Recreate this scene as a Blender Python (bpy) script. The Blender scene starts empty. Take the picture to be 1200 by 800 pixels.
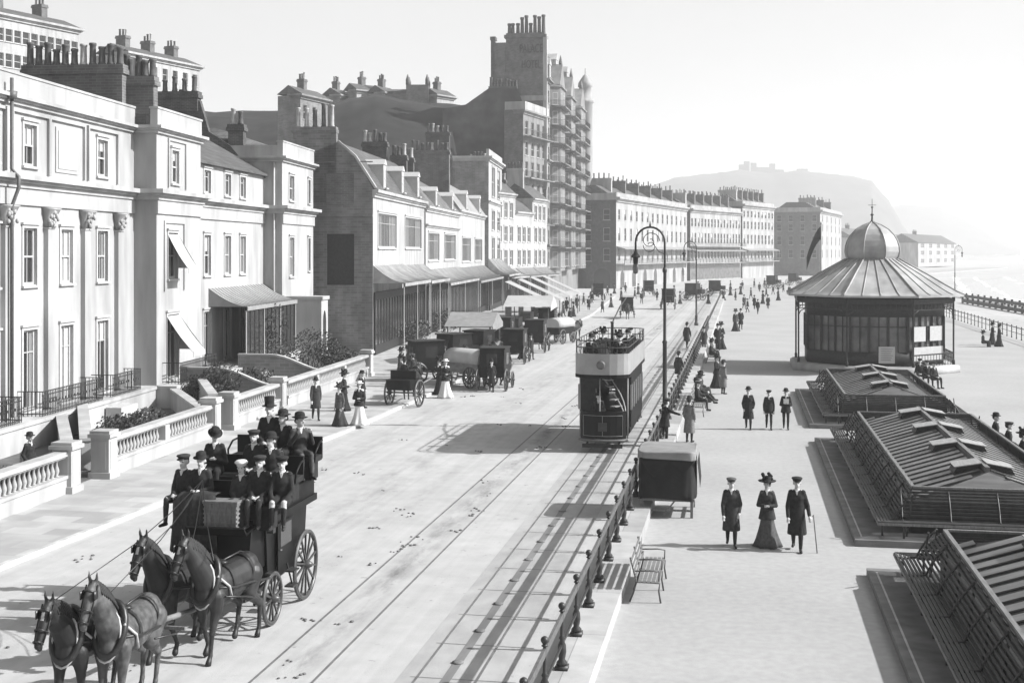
import bpy, bmesh, math, random
from math import sin, cos, pi, radians
from mathutils import Vector, Matrix, Euler
random.seed(7)
SC = bpy.context.scene
COL = SC.collection

# ------------------------------------------------------------------ camera
F, HC, HY = 1500.0, 7.5, 295.0          # focal length (photo pixels), eye height, horizon row
TH = math.atan(268/F); SN, CS = sin(TH), cos(TH)
cam = bpy.data.cameras.new('camera'); camo = bpy.data.objects.new('camera', cam); COL.objects.link(camo)
camo.location = (0, 0, HC); camo.rotation_euler = (pi/2, 0, TH)
cam.sensor_width = 36; cam.lens = 36*F/1200; cam.shift_y = -(400-HY)/1200
cam.clip_start = .3; cam.clip_end = 9000
SC.camera = camo

def pt(px, k):                            # plan point seen in column px at k metres per pixel
    d = k*F; u = (px-600)/F
    return Vector((d*(u*CS-SN), d*(u*SN+CS), 0))
def G(px, py, z=0.0):                     # point of the level z seen at a pixel
    p = pt(px, (HC-z)/(py-HY)); p.z = z; return p
def ZK(py, k): return HC+(HY-py)*k

# ------------------------------------------------------------------ world, sun
w = bpy.data.worlds.new("World"); SC.world = w; w.use_nodes = True
nt = w.node_tree; bg = nt.nodes['Background']
sky = nt.nodes.new('ShaderNodeTexSky'); sky.sky_type = 'NISHITA'; sky.sun_disc = False
SUN_EL, SUN_AZ = radians(35), radians(90-6)       # azimuth from +Y towards +X
sky.sun_elevation = SUN_EL; sky.sun_rotation = SUN_AZ
sky.dust_density = 6.0; sky.air_density = 1.0
# a black and white plate, more sensitive to blue than the eye
dp = nt.nodes.new('ShaderNodeVectorMath'); dp.operation = 'DOT_PRODUCT'; dp.inputs[1].default_value = (.12, .43, .45)
nt.links.new(sky.outputs[0], dp.inputs[0])
# thin white haze veil low in the sky
STR = .07
wtc = nt.nodes.new('ShaderNodeTexCoord'); wsx = nt.nodes.new('ShaderNodeSeparateXYZ'); nt.links.new(wtc.outputs['Generated'], wsx.inputs[0])
wmr = nt.nodes.new('ShaderNodeMapRange'); wmr.interpolation_type = 'SMOOTHSTEP'; nt.links.new(wsx.outputs[2], wmr.inputs[0])
wmr.inputs[1].default_value = .20; wmr.inputs[2].default_value = .48; wmr.inputs[3].default_value = .95; wmr.inputs[4].default_value = 0
wnz = nt.nodes.new('ShaderNodeTexNoise'); wnz.inputs['Scale'].default_value = 3; wnz.inputs['Detail'].default_value = 5; nt.links.new(wtc.outputs['Generated'], wnz.inputs['Vector'])
wm2 = nt.nodes.new('ShaderNodeMapRange'); nt.links.new(wnz.outputs['Fac'], wm2.inputs[0]); wm2.inputs[3].default_value = .46/STR*.93; wm2.inputs[4].default_value = .46/STR*1.07
wmx = nt.nodes.new('ShaderNodeMix'); nt.links.new(wmr.outputs[0], wmx.inputs[0]); nt.links.new(dp.outputs['Value'], wmx.inputs[2]); nt.links.new(wm2.outputs[0], wmx.inputs[3]); nt.links.new(wmx.outputs[0], bg.inputs['Color'])
bg.inputs['Strength'].default_value = STR
sl = bpy.data.lights.new('sun', 'SUN'); so = bpy.data.objects.new('sun', sl); COL.objects.link(so)
sl.energy = 5.0; sl.angle = radians(.55); sl.color = (1, 1, 1)
sd = Vector((sin(SUN_AZ)*cos(SUN_EL), cos(SUN_AZ)*cos(SUN_EL), sin(SUN_EL)))
so.rotation_euler = sd.to_track_quat('Z', 'Y').to_euler(); so.location = (60, 20, 60)
SC.view_settings.view_transform = 'Standard'; SC.view_settings.look = 'None'
SC.view_settings.exposure = 0.72; SC.view_settings.gamma = 1
SC.render.engine = 'CYCLES'
SC.cycles.volume_bounces = 1; SC.cycles.max_bounces = 6; SC.cycles.diffuse_bounces = 3
SC.cycles.use_denoising = True
SC.render.filter_size = 1.9

# ------------------------------------------------------------------ materials (all neutral greys)
def mat(name, v, rough=.8, var=.25, scale=4.0, bump=0.0, bscale=None, stretch=(1,1,1), spec=.3, metal=0, big=0.0, bigscale=.35, kind=None, kw=None):
    m = bpy.data.materials.new(name); m.use_nodes = True
    n = m.node_tree.nodes; l = m.node_tree.links; b = n['Principled BSDF']
    b.inputs['Roughness'].default_value = rough; b.inputs['Metallic'].default_value = metal
    b.inputs['Specular IOR Level'].default_value = spec
    tc = n.new('ShaderNodeTexCoord'); mp = n.new('ShaderNodeMapping'); mp.inputs['Scale'].default_value = stretch
    l.new(tc.outputs['Object'], mp.inputs[0])
    nz = n.new('ShaderNodeTexNoise'); nz.inputs['Scale'].default_value = scale; nz.inputs['Detail'].default_value = 6
    l.new(mp.outputs[0], nz.inputs['Vector'])
    mr = n.new('ShaderNodeMapRange'); l.new(nz.outputs['Fac'], mr.inputs[0])
    mr.inputs[1].default_value = .28; mr.inputs[2].default_value = .72
    mr.inputs[3].default_value = v*(1-var); mr.inputs[4].default_value = v*(1+var*.6)
    out = mr.outputs[0]
    if big:
        n2 = n.new('ShaderNodeTexNoise'); n2.inputs['Scale'].default_value = bigscale; n2.inputs['Detail'].default_value = 4
        l.new(mp.outputs[0], n2.inputs['Vector'])
        m2 = n.new('ShaderNodeMapRange'); l.new(n2.outputs['Fac'], m2.inputs[0])
        m2.inputs[1].default_value = .3; m2.inputs[2].default_value = .7; m2.inputs[3].default_value = 1-big; m2.inputs[4].default_value = 1+big*.4
        mu = n.new('ShaderNodeMath'); mu.operation = 'MULTIPLY'; l.new(out, mu.inputs[0]); l.new(m2.outputs[0], mu.inputs[1]); out = mu.outputs[0]
    hsrc = nz.outputs['Fac']
    if kind == 'brick':
        br = n.new('ShaderNodeTexBrick'); l.new(tc.outputs['Object'], br.inputs['Vector'])
        br.inputs['Color1'].default_value = (1,1,1,1); br.inputs['Color2'].default_value = (.72,.72,.72,1); br.inputs['Mortar'].default_value = kw.get('mortar', (1.5,1.5,1.5,1))
        br.inputs['Scale'].default_value = kw.get('s', 4); br.inputs['Mortar Size'].default_value = kw.get('ms', .015)
        br.inputs['Brick Width'].default_value = kw.get('bw', .9); br.inputs['Row Height'].default_value = kw.get('rh', .3)
        mu = n.new('ShaderNodeMath'); mu.operation = 'MULTIPLY'; l.new(out, mu.inputs[0]); l.new(br.outputs['Color'], mu.inputs[1]); out = mu.outputs[0]
        if kw.get('axis') == 'xz':
            cx = n.new('ShaderNodeSeparateXYZ'); cb = n.new('ShaderNodeCombineXYZ'); l.new(tc.outputs['Object'], cx.inputs[0])
            ad = n.new('ShaderNodeMath'); l.new(cx.outputs[0], ad.inputs[0]); l.new(cx.outputs[1], ad.inputs[1])
            l.new(ad.outputs[0], cb.inputs[0]); l.new(cx.outputs[2], cb.inputs[1]); l.new(cb.outputs[0], br.inputs['Vector'])
    l.new(out, b.inputs['Base Color'])
    if bump:
        bp = n.new('ShaderNodeBump'); bp.inputs['Strength'].default_value = bump; bp.inputs['Distance'].default_value = .02
        if bscale:
            n3 = n.new('ShaderNodeTexNoise'); n3.inputs['Scale'].default_value = bscale; n3.inputs['Detail'].default_value = 4
            l.new(mp.outputs[0], n3.inputs['Vector']); hsrc = n3.outputs['Fac']
        l.new(hsrc, bp.inputs['Height']); l.new(bp.outputs[0], b.inputs['Normal'])
    return m
M = {}
M['stucco'] = mat('stucco', .40, .85, .26, 1.3, .2, 14, (1,1,.22), big=.26)
M['stucco_h'] = mat('hotel_stone', .21, .85, .35, .9, .3, 6, (1,1,.3), big=.3)
M['stucco_b'] = mat('stucco_grey', .36, .85, .3, 1.1, .2, 14, (1,1,.2), big=.28)
M['stucco_c'] = mat('stucco_cream', .40, .85, .3, 1.5, .2, 14, (1,1,.2), big=.26)
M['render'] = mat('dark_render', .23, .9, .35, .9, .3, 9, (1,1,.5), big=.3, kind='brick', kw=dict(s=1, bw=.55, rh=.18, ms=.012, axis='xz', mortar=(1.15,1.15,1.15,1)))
M['brick'] = mat('brick', .085, .9, .35, 1.6, .3, 20, big=.3, kind='brick', kw=dict(s=1, bw=.3, rh=.1, ms=.012, axis='xz', mortar=(1.6,1.6,1.6,1)))
M['brick_mid'] = mat('brick_mid', .15, .9, .3, 1.3, .3, 20, big=.25, kind='brick', kw=dict(s=1, bw=.4, rh=.13, ms=.012, axis='xz', mortar=(1.3,1.3,1.3,1)))
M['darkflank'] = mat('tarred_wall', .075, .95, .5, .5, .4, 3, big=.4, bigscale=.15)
M['slate'] = mat('slate', .12, .7, .3, 2.0, .3, 12, big=.2, kind='brick', kw=dict(s=1, bw=.5, rh=.3, ms=.02, axis='xz', mortar=(.5,.5,.5,1)))
M['lead'] = mat('lead', .27, .55, .2, 1.5, .12, 10, big=.15)
M['zinc'] = mat('painted_zinc', .36, .5, .3, 1.2, .15, 8, big=.3)
M['stone'] = mat('stone', .48, .85, .25, 2.2, .25, 18, big=.15)
M['plinth'] = mat('plinth_stone', .18, .85, .3, 2.2, .25, 18, big=.2)
M['sash'] = mat('sash_paint', .44, .5, .1, 6)
M['glass'] = mat('window_glass', .035, .12, .5, .7, spec=.5)
M['glass2'] = mat('window_glass_pale', .12, .15, .6, .9, spec=.5)
M['blind'] = mat('blind_cloth', .45, .9, .1, 5)
M['curtain'] = mat('curtain_cloth', .22, .9, .3, 8, stretch=(6,6,.3))
M['canvas'] = mat('canvas', .24, .9, .2, 2.5, .1, 30, big=.15)
M['canvas_w'] = mat('canvas_white', .40, .9, .12, 2.5, .1, 30, big=.15)
M['canvas_d'] = mat('canvas_dark', .016, .8, .4, 3, .3, 9, big=.3)
M['iron'] = mat('iron', .028, .5, .4, 9, spec=.5)
M['iron_g'] = mat('iron_grey', .10, .55, .3, 9, spec=.5)
M['wood_d'] = mat('dark_wood', .022, .55, .5, 7, .2, 30, (1,1,1))
M['slat'] = mat('weathered_slat', .036, .6, .6, 5, .2, 20, (1,.2,1), spec=.45)
M['wood_m'] = mat('mid_wood', .17, .6, .35, 6, .2, 30, (4,.4,1))
M['wood_l'] = mat('pale_wood', .32, .6, .25, 6, .2, 30, (4,.4,1))
M['coachp'] = mat('coach_paint', .010, .45, .5, 3, spec=.15)
M['coachw'] = mat('coach_wheel_paint', .05, .4, .4, 6, spec=.5)
M['trampaint'] = mat('tram_paint', .010, .45, .35, 2.5, spec=.12)
M['tramcream'] = mat('tram_cream', .28, .45, .12, 2.5, spec=.5, big=.08)
M['skin'] = mat('skin', .42, .6, .12, 30)
M['hairm'] = mat('hair', .035, .7, .4, 40)
M['eye'] = mat('eye_dark', .05, .3, .1, 5)
M['lip'] = mat('lip', .2, .5, .1, 5)
M['cloth1'] = mat('black_cloth', .020, .9, .45, 14, .25, 60)
M['cloth2'] = mat('charcoal_cloth', .036, .9, .4, 14, .25, 60)
M['cloth3'] = mat('grey_cloth', .085, .9, .35, 14, .25, 60)
M['cloth4'] = mat('tan_cloth', .17, .9, .3, 14, .25, 60)
M['cloth5'] = mat('white_cloth', .62, .9, .12, 14, .2, 60)
M['boot'] = mat('boot_leather', .015, .4, .3, 9)
M['horse_d'] = mat('bay_coat', .016, .55, .5, 5, .1, 60, spec=.4, big=.2, bigscale=2)
M['horse_b'] = mat('dark_bay_coat', .024, .5, .5, 5, .1, 60, spec=.45, big=.3, bigscale=2)
M['horse_g'] = mat('dapple_coat', .085, .55, .55, 9, .1, 60, spec=.4, big=.45, bigscale=2.2)
M['hair_h'] = mat('mane_hair', .02, .6, .5, 20, .3, 60, (1,1,.2))
M['leather'] = mat('harness_leather', .018, .4, .4, 12, spec=.5)
M['leather_w'] = mat('pale_strap', .42, .6, .2, 12)
M['leaf'] = mat('leaf', .055, .7, .6, 3, spec=.3)
M['leaf2'] = mat('leaf_pale', .10, .7, .6, 3, spec=.3)
M['bark'] = mat('bark', .06, .9, .3, 5)
M['pot'] = mat('chimney_pot', .11, .8, .4, 3, big=.3)
M['pot_l'] = mat('pale_pot', .36, .8, .3, 3)
M['hillg'] = mat('scrub', .026, .95, .6, .3, .5, .9, big=.6, bigscale=.05)
M['farhill'] = mat('far_scrub', .085, .95, .4, .03, .5, .1, big=.3, bigscale=.008)
M['water'] = mat('sea', .20, .12, .3, .15, .35, .5, (.5,2,1), spec=.5)
M['foam'] = mat('foam', .75, .9, .2, .6)

# ------------------------------------------------------------------ mesh helper
class MB:
    def __init__(s): s.b = bmesh.new(); s.mi = 0
    def face(s, pts):
        vs = [s.b.verts.new(p) for p in pts]
        try:
            f = s.b.faces.new(vs); f.material_index = s.mi; return f
        except ValueError: return None
    def box(s, x0, x1, y0, y1, z0, z1, Mx=None):
        c = [Vector((x, y, z)) for z in (z0, z1) for y in (y0, y1) for x in (x0, x1)]
        if Mx is not None: c = [Mx @ v for v in c]
        v = [s.b.verts.new(p) for p in c]
        for q in ((0,2,3,1), (4,5,7,6), (0,1,5,4), (2,6,7,3), (0,4,6,2), (1,3,7,5)):
            f = s.b.faces.new([v[i] for i in q]); f.material_index = s.mi
    def bar(s, p, q, wx, wz=None, up=Vector((0,0,1))):
        p = Vector(p); q = Vector(q); wz = wx if wz is None else wz
        d = (q-p); L = d.length
        if L < 1e-6: return
        d /= L
        if abs(d.dot(up)) > .99: up = Vector((0,1,0))
        r = d.cross(up).normalized(); u = r.cross(d)
        Mx = Matrix.Translation(p) @ Matrix((r, d, u)).transposed().to_4x4()
        s.box(-wx/2, wx/2, 0, L, -wz/2, wz/2, Mx)
    def rings(s, rs, cap=True, closed=False):
        R = [[s.b.verts.new(p) for p in r] for r in rs]
        n = len(R[0])
        for a, b in zip(R, R[1:]):
            for i in range(n):
                f = s.b.faces.new((a[i], a[(i+1) % n], b[(i+1) % n], b[i])); f.material_index = s.mi; f.smooth = True
        if cap:
            for r, rev in ((R[0], True), (R[-1], False)):
                f = s.b.faces.new(r[::-1] if rev else r); f.material_index = s.mi
    def lathe(s, prof, c=(0,0,0), n=12, axis='z', sq=False, cap=True):
        c = Vector(c); rs = []
        for r, z in prof:
            ring = []
            for i in range(n):
                a = 2*pi*(i+.5)/n
                v = Vector((r*cos(a), r*sin(a), z))
                if axis == 'x': v = Vector((z, r*cos(a), r*sin(a)))
                if axis == 'y': v = Vector((r*sin(a), z, r*cos(a)))
                ring.append(c+v)
            rs.append(ring)
        s.rings(rs, cap)
    def tube(s, pts, r, n=8):
        pts = [Vector(p) for p in pts]; rs = []
        rad = r if isinstance(r, (list, tuple)) else [r]*len(pts)
        u0 = None
        for i, p in enumerate(pts):
            t = (pts[min(i+1, len(pts)-1)]-pts[max(i-1, 0)]).normalized()
            if u0 is None:
                u0 = t.orthogonal().normalized()
            u0 = (u0-t*u0.dot(t)).normalized(); v0 = t.cross(u0)
            rs.append([p+(u0*cos(2*pi*j/n)+v0*sin(2*pi*j/n))*rad[i] for j in range(n)])
        s.rings(rs)
    def cap(s, p, q, r1, r2, n=10):
        p = Vector(p); q = Vector(q); d = q-p
        if d.length < 1e-5: s.ell(p, (r1, r1, r1)); return
        t = d.normalized(); u = t.orthogonal().normalized(); v = t.cross(u); rs = []
        for a in (-.98, -.75, -.4, 0): rs.append((p+t*r1*a, r1*math.sqrt(1-a*a)))
        for a in (0, .4, .75, .98): rs.append((q+t*r2*a, r2*math.sqrt(1-a*a)))
        s.rings([[c+(u*cos(2*pi*j/n)+v*sin(2*pi*j/n))*r for j in range(n)] for c, r in rs])
    def ell(s, c, r, n=12, m=8, rot=None):
        c = Vector(c); rs = []
        for i in range(m+1):
            a = -pi/2+pi*(i+.06 if i == 0 else i-.06 if i == m else i)/m
            ring = []
            for j in range(n):
                v = Vector((r[0]*cos(a)*cos(2*pi*j/n), r[1]*cos(a)*sin(2*pi*j/n), r[2]*sin(a)))
                if rot is not None: v = rot @ v
                ring.append(c+v)
            rs.append(ring)
        s.rings(rs)
    def prism(s, poly, a0, a1, axis='z'):          # polygon extruded along an axis
        def mk(p, a):
            if axis == 'z': return Vector((p[0], p[1], a))
            if axis == 'x': return Vector((a, p[0], p[1]))
            return Vector((p[0], a, p[1]))
        A = [s.b.verts.new(mk(p, a0)) for p in poly]; B = [s.b.verts.new(mk(p, a1)) for p in poly]
        n = len(poly)
        fs = [s.b.faces.new(A), s.b.faces.new(B[::-1])]
        for i in range(n): fs.append(s.b.faces.new((A[i], B[i], B[(i+1) % n], A[(i+1) % n])))
        for f in fs: f.material_index = s.mi
    def wall(s, x0, x1, z0, z1, ops, y=0.0, rev=.2, T=None):
        """vertical wall in the xz plane at y with rectangular openings and reveals"""
        T = T or (lambda x, yy, z: Vector((x, yy, z)))
        ops = [o for o in ops if o[1] > x0 and o[0] < x1]
        xs = sorted(set([x0, x1]+[v for o in ops for v in o[:2]])); zs = sorted(set([z0, z1]+[v for o in ops for v in o[2:4]]))
        for xa, xb in zip(xs, xs[1:]):
            for za, zb in zip(zs, zs[1:]):
                xm, zm = (xa+xb)/2, (za+zb)/2
                if any(o[0] < xm < o[1] and o[2] < zm < o[3] for o in ops): continue
                s.face([T(xa, y, za), T(xb, y, za), T(xb, y, zb), T(xa, y, zb)])
        for o in ops:
            a, b, c, d = o[:4]
            s.face([T(a, y, c), T(b, y, c), T(b, y+rev, c), T(a, y+rev, c)]); s.face([T(a, y, d), T(a, y+rev, d), T(b, y+rev, d), T(b, y, d)])
            s.face([T(a, y, c), T(a, y+rev, c), T(a, y+rev, d), T(a, y, d)]); s.face([T(b, y, c), T(b, y, d), T(b, y+rev, d), T(b, y+rev, c)])
    def mesh(s, name, m, smooth=False, fix=True):
        if fix: bmesh.ops.recalc_face_normals(s.b, faces=s.b.faces[:])
        me = bpy.data.meshes.new(name); s.b.to_mesh(me); s.b.free()
        for x in (m if isinstance(m, (list, tuple)) else [m]): me.materials.append(x)
        if smooth: me.polygons.foreach_set('use_smooth', [True]*len(me.polygons))
        return me
    def build(s, name, m, parent=None, loc=None, rot=None, smooth=False, fix=True):
        return link(name, s.mesh(name, m, smooth, fix), parent, loc, rot)
def link(name, me, parent=None, loc=None, rot=None, scale=None):
    o = bpy.data.objects.new(name, me); COL.objects.link(o); o.parent = parent
    if loc is not None: o.location = loc
    if rot is not None: o.rotation_euler = rot
    if scale is not None: o.scale = (scale,)*3 if not isinstance(scale, (tuple, list)) else scale
    return o
def tag(o, label=None, cat=None, group=None, kind=None):
    if label: o['label'] = label
    if cat: o['category'] = cat
    if group: o['group'] = group
    if kind: o['kind'] = kind
    return o
def thing(name, label, cat, loc=(0,0,0), rz=0, group=None):
    o = link(name, None, None, loc, (0, 0, rz)); return tag(o, label, cat, group)
def struct(o): o['kind'] = 'structure'; return o
def remesh(mb, voxel, it=3, fac=.5):
    me = mb.mesh('tmp', [], fix=True)
    o = bpy.data.objects.new('tmp', me); COL.objects.link(o)
    r = o.modifiers.new('r', 'REMESH'); r.mode = 'VOXEL'; r.voxel_size = voxel
    if it:
        q = o.modifiers.new('s', 'SMOOTH'); q.factor = fac; q.iterations = it
    dg = bpy.context.evaluated_depsgraph_get()
    out = bpy.data.meshes.new_from_object(o.evaluated_get(dg))
    bpy.data.objects.remove(o); bpy.data.meshes.remove(me)
    out.polygons.foreach_set('use_smooth', [True]*len(out.polygons))
    return out
def paint(me, mats, fn):
    me.materials.clear()
    for m in mats: me.materials.append(m)
    me.polygons.foreach_set('material_index', [fn(p.center) for p in me.polygons])
    return me
def text_mesh(txt, size, depth, m):
    cu = bpy.data.curves.new('t', 'FONT'); cu.body = txt; cu.size = size; cu.extrude = depth; cu.align_x = 'CENTER'
    o = bpy.data.objects.new('t', cu); COL.objects.link(o)
    dg = bpy.context.evaluated_depsgraph_get(); me = bpy.data.meshes.new_from_object(o.evaluated_get(dg))
    bpy.data.objects.remove(o); me.materials.clear(); me.materials.append(m); return me
# ------------------------------------------------------------------ people
def hand(b, wrist, d, side, curl=.5):
    d = Vector(d).normalized(); lat = d.cross(Vector((0,0,1)))
    if lat.length < .2: lat = Vector((0,1,0))
    lat.normalize(); nrm = lat.cross(d).normalized()
    w = Vector(wrist); b.cap(w, w+d*.07, .026, .036, 8)
    for i, (o, L) in enumerate(((-.03, .072), (-.01, .082), (.011, .077), (.03, .06))):
        k = w+d*.085+lat*o; m = k+d*L*.5-nrm*L*.15*curl*side; e = m+d*L*.35-nrm*L*.45*curl*side
        b.cap(k-d*.02, m, .0105, .010, 6); b.cap(m, e, .010, .009, 6)
    t = w+d*.03-lat*.035; b.cap(t, t+d*.04-lat*.02-nrm*.02*side, .012, .0105, 6)
def head(b, c, tilt=0.0, turn=0.0, s=1.0):
    R = Euler((tilt, 0, turn)).to_matrix()
    T = lambda x, y, z: Vector(c)+R @ Vector((x*s, y*s, z*s))
    b.ell(T(0, .012, .03), (.077*s, .098*s, .098*s), rot=R)
    b.ell(T(0, -.03, -.045), (.056*s, .066*s, .072*s), rot=R)
    b.cap(T(0, -.09, .012), T(0, -.112, -.022), .010*s, .016*s, 6)
    b.cap(T(-.04, -.083, .024), T(.04, -.083, .024), .012*s, .012*s, 6)
    b.ell(T(0, -.088, -.062), (.024*s, .012*s, .008*s), rot=R)
    b.ell(T(0, -.08, -.1), (.025*s, .02*s, .018*s), rot=R)
    for q in (-1, 1): b.ell(T(q*.08, .015, -.005), (.012*s, .022*s, .033*s), rot=R)
    return T
def hat_mesh(kind, T, m, m2=None):
    b = MB(); n = 20
    def ring(rx, ry, z, dy=0): return [T(rx*cos(2*pi*i/n), dy+ry*sin(2*pi*i/n), z) for i in range(n)]
    if kind == 'bowler':
        b.rings([ring(.088, .108, .055), ring(.135, .165, .068), ring(.14, .17, .08), ring(.135, .162, .074), ring(.092, .112, .066), ring(.092, .112, .13), ring(.08, .098, .17), ring(.045, .055, .19), ring(.005, .006, .195)])
    elif kind == 'top':
        b.rings([ring(.088, .108, .055), ring(.135, .16, .066), ring(.14, .165, .076), ring(.092, .112, .07), ring(.086, .104, .14), ring(.094, .112, .235), ring(.09, .108, .245), ring(.005, .006, .245)])
    elif kind == 'cap':
        b.rings([ring(.088, .106, .05), ring(.10, .118, .085, -.005), ring(.12, .142, .108, -.012), ring(.108, .13, .128, -.008), ring(.06, .08, .14), ring(.005, .006, .142)])
        b.rings([[T(x, y, z+dz) for x, y, z in ((-.07, -.09, .055), (-.05, -.15, .045), (0, -.172, .043), (.05, -.15, .045), (.07, -.09, .055))] for dz in (0, .012)])
    elif kind == 'lady':
        b.rings([ring(.085, .105, .05), ring(.2, .215, .075), ring(.215, .23, .095), ring(.2, .21, .1), ring(.105, .12, .09), ring(.115, .13, .15), ring(.08, .09, .19), ring(.005, .006, .195)])
        for a in range(9): b.ell(T(.1*cos(a*.7), .1*sin(a*.7), .14+.05*(a % 3)), (.05, .05, .045), 8, 6)
    elif kind == 'boater':
        b.rings([ring(.088, .108, .06), ring(.16, .185, .064), ring(.16, .185, .076), ring(.09, .11, .074), ring(.088, .108, .15), ring(.005, .006, .152)])
    elif kind == 'tam':
        b.rings([ring(.086, .104, .045), ring(.09, .108, .075), ring(.125, .14, .1), ring(.13, .145, .125), ring(.09, .1, .16), ring(.005, .006, .172)])
    return b.mesh('hat', m, smooth=True)

PROTO = {}
def person_proto(key, pose='stand', kind='man', coat=.5, hat='bowler', cm='cloth1', tm='cloth2', hm='cloth1', arms='down', vox=.014, tilt=0.0, turn=0.0, lean=0.0, skirtm=None, s_head=1.1, reach=None, stride=.22):
    b = MB(); woman = kind == 'woman'
    sit = pose in ('sit', 'lounge')
    pz = .11 if sit else .93
    hipw = .085; shw = .158 if woman else .172
    up = Vector((0, -sin(lean), cos(lean)))
    pel = Vector((0, 0, pz)); chest = pel+up*.33; sh = pel+up*.47; neck = pel+up*.545; hd = neck+up*.145+Vector((0, -.015, 0))
    # torso
    b.ell(pel+up*.02, (.165, .125, .13)); b.ell(pel+up*.16, (.14, .105, .16)); b.ell(chest, (.165, .115, .17))
    b.cap(sh+Vector((-shw+.03, 0, 0)), sh+Vector((shw-.03, 0, 0)), .068, .068); b.cap(sh, hd-up*.05, .062, .052)
    T = head(b, hd, tilt, turn, s_head)
    # legs
    legs = []
    for q in (-1, 1):
        h = pel+Vector((q*hipw, 0, -.03))
        if pose == 'sit': kn = h+Vector((q*.03, -.43, .02)); an = kn+Vector((0, -.03, -.43))
        elif pose == 'lounge': kn = h+Vector((q*.03, -.42, .06)); an = kn+Vector((q*.02, -.34, -.33))
        elif pose == 'walk':
            f = -q; an = Vector((q*.085, f*stride+.03, .09 if f < 0 else .14)); kn = Vector((q*.09, f*stride*.45-.05, .5))
        else: an = Vector((q*.1, .02, .09)); kn = Vector((q*.095, -.015, .5))
        b.cap(h, kn, .092, .06); b.cap(kn+(an-kn)*.0, kn+(an-kn)*.35, .058, .062); b.cap(kn+(an-kn)*.35, an, .06, .042)
        b.cap(an+Vector((0, .02, -.045)), an+Vector((q*.02, -.15, -.055)), .042, .034)
        legs.append((h, kn, an))
    # arms
    A = []
    for q in (-1, 1):
        S = sh+Vector((q*(shw-.012), 0, -.045)); a = arms if isinstance(arms, str) else arms[(q+1)//2]
        E, W = {'down': ((.055, .03, -.28), (.05, -.05, -.52)), 'swing': ((.06, .1*q, -.28), (.05, .13*q-.06, -.52)),
                'pocket': ((.075, .06, -.27), (.035, -.07, -.47)), 'lap': ((.07, -.03, -.28), (-.08, -.26, -.36)),
                'reins': ((.08, -.08, -.26), (-.08, -.33, -.27)), 'chest': ((.07, -.02, -.28), (-.10, -.20, -.20)),
                'stick': ((.09, .03, -.28), (.13, -.12, -.49)), 'side': ((.28, -.04, -.08), (.55, -.07, -.12)),
                'up': ((.1, -.1, -.22), (-.02, -.28, .04)), 'muff': ((.08, -.06, -.27), (-.09, -.24, -.26)), 'knee': ((.06, -.12, -.27), (-.02, -.36, -.38))}[a]
        e = S+Vector((q*E[0], E[1], E[2])); wv = S+Vector((q*W[0], W[1], W[2]))
        b.cap(S, e, .053, .043); b.cap(e, wv, .042, .028); hand(b, wv, (wv-e), q)
        A.append((S, e, wv))
    me = remesh(b, vox, 3)
    neckz = neck.z-.02; wr = [a[2] for a in A]; an_ = [l[2] for l in legs]
    eyes = [T(q*.034*1, -.088, .008) for q in (-1, 1)]; mouth = T(0, -.098, -.062)
    def cls(c):
        if (c-hd).length < .2 and c.z > neckz:
            if any((c-e).length < .015 for e in eyes): return 3
            if (c-mouth).length < .016: return 4
            return 1
        if any((c-x).length < .19 and (c-x).dot(x-a[1]) > -.002 for x, a in zip(wr, A)): return 1
        if any((c-x).length < .2 and c.z < x.z+.06 for x in an_): return 2
        return 0
    paint(me, [M[tm], M['skin'], M['boot'], M['eye'], M['lip']], cls)
    parts = []
    # coat
    c = MB(); n = 24
    wst = .16 if woman else .178; c.ell(pel+up*.16, (wst, .135, .2)); c.ell(chest, (.183, .138, .185)); c.cap(sh+Vector((-shw+.04, 0, -.03)), sh+Vector((0, 0, .015)), .07, .085); c.cap(sh+Vector((shw-.04, 0, -.03)), sh+Vector((0, 0, .015)), .07, .085)
    c.ell(pel+up*.02, (.185, .15, .14))
    c.cap(sh-up*.02, neck-up*.03, .085, .07)
    for S, e, wv in A:
        c.cap(S, e, .064, .057); c.cap(e, e+(wv-e)*.93, .055, .046)
    if not sit and coat:
        rs = []
        top = 1.10
        for i in range(7):
            t = i/6; z = top+(coat-top)*t
            if woman: rx, ry = .145+.085*t, .115+.08*t
            else: rx, ry = .172+.062*t, .132+.068*t
            rs.append([Vector((rx*(1+.03*t*sin(6*a*2*pi/n))*cos(2*pi*a/n), ry*(1+.04*t*cos(5*a*2*pi/n))*sin(2*pi*a/n)+.015*t, z)) for a in range(n)])
        c.rings(rs)
    if sit and coat:
        for h, kn, an in legs: c.cap(h, kn+(h-kn)*.12, .115, .085)
    cme = remesh(c, .02, 2); cme.materials.clear(); cme.materials.append(M[cm]); parts.append(('coat' if not woman else 'jacket', cme))
    if woman:
        s = MB(); n = 40; rs = []
        if not sit:
            for i in range(10):
                t = i/9; z = 1.0+(0.015-1.0)*t; r = .14+.06*t+.16*t**2.2
                rs.append([Vector((r*(1+.15*t*sin(7*2*pi*a/n+2*t))*cos(2*pi*a/n), r*(1+.14*t*cos(6*2*pi*a/n))*sin(2*pi*a/n)+.03*t, z)) for a in range(n)])
            s.rings(rs); sm = s.mesh('skirt', M[skirtm or tm], smooth=True)
        else:
            for h, kn, an in legs: s.cap(h, kn, .14, .12); s.cap(kn, an+Vector((0, 0, -.02)), .125, .16)
            s.cap(legs[0][1], legs[1][1], .11, .11); s.cap(legs[0][2], legs[1][2], .15, .15)
            sm = remesh(s, .025, 3); sm.materials.clear(); sm.materials.append(M[skirtm or tm])
        parts.append(('skirt', sm))
    # collar and shirt front
    k = MB(); R = Euler((0, 0, turn*.4)).to_matrix()
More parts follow.
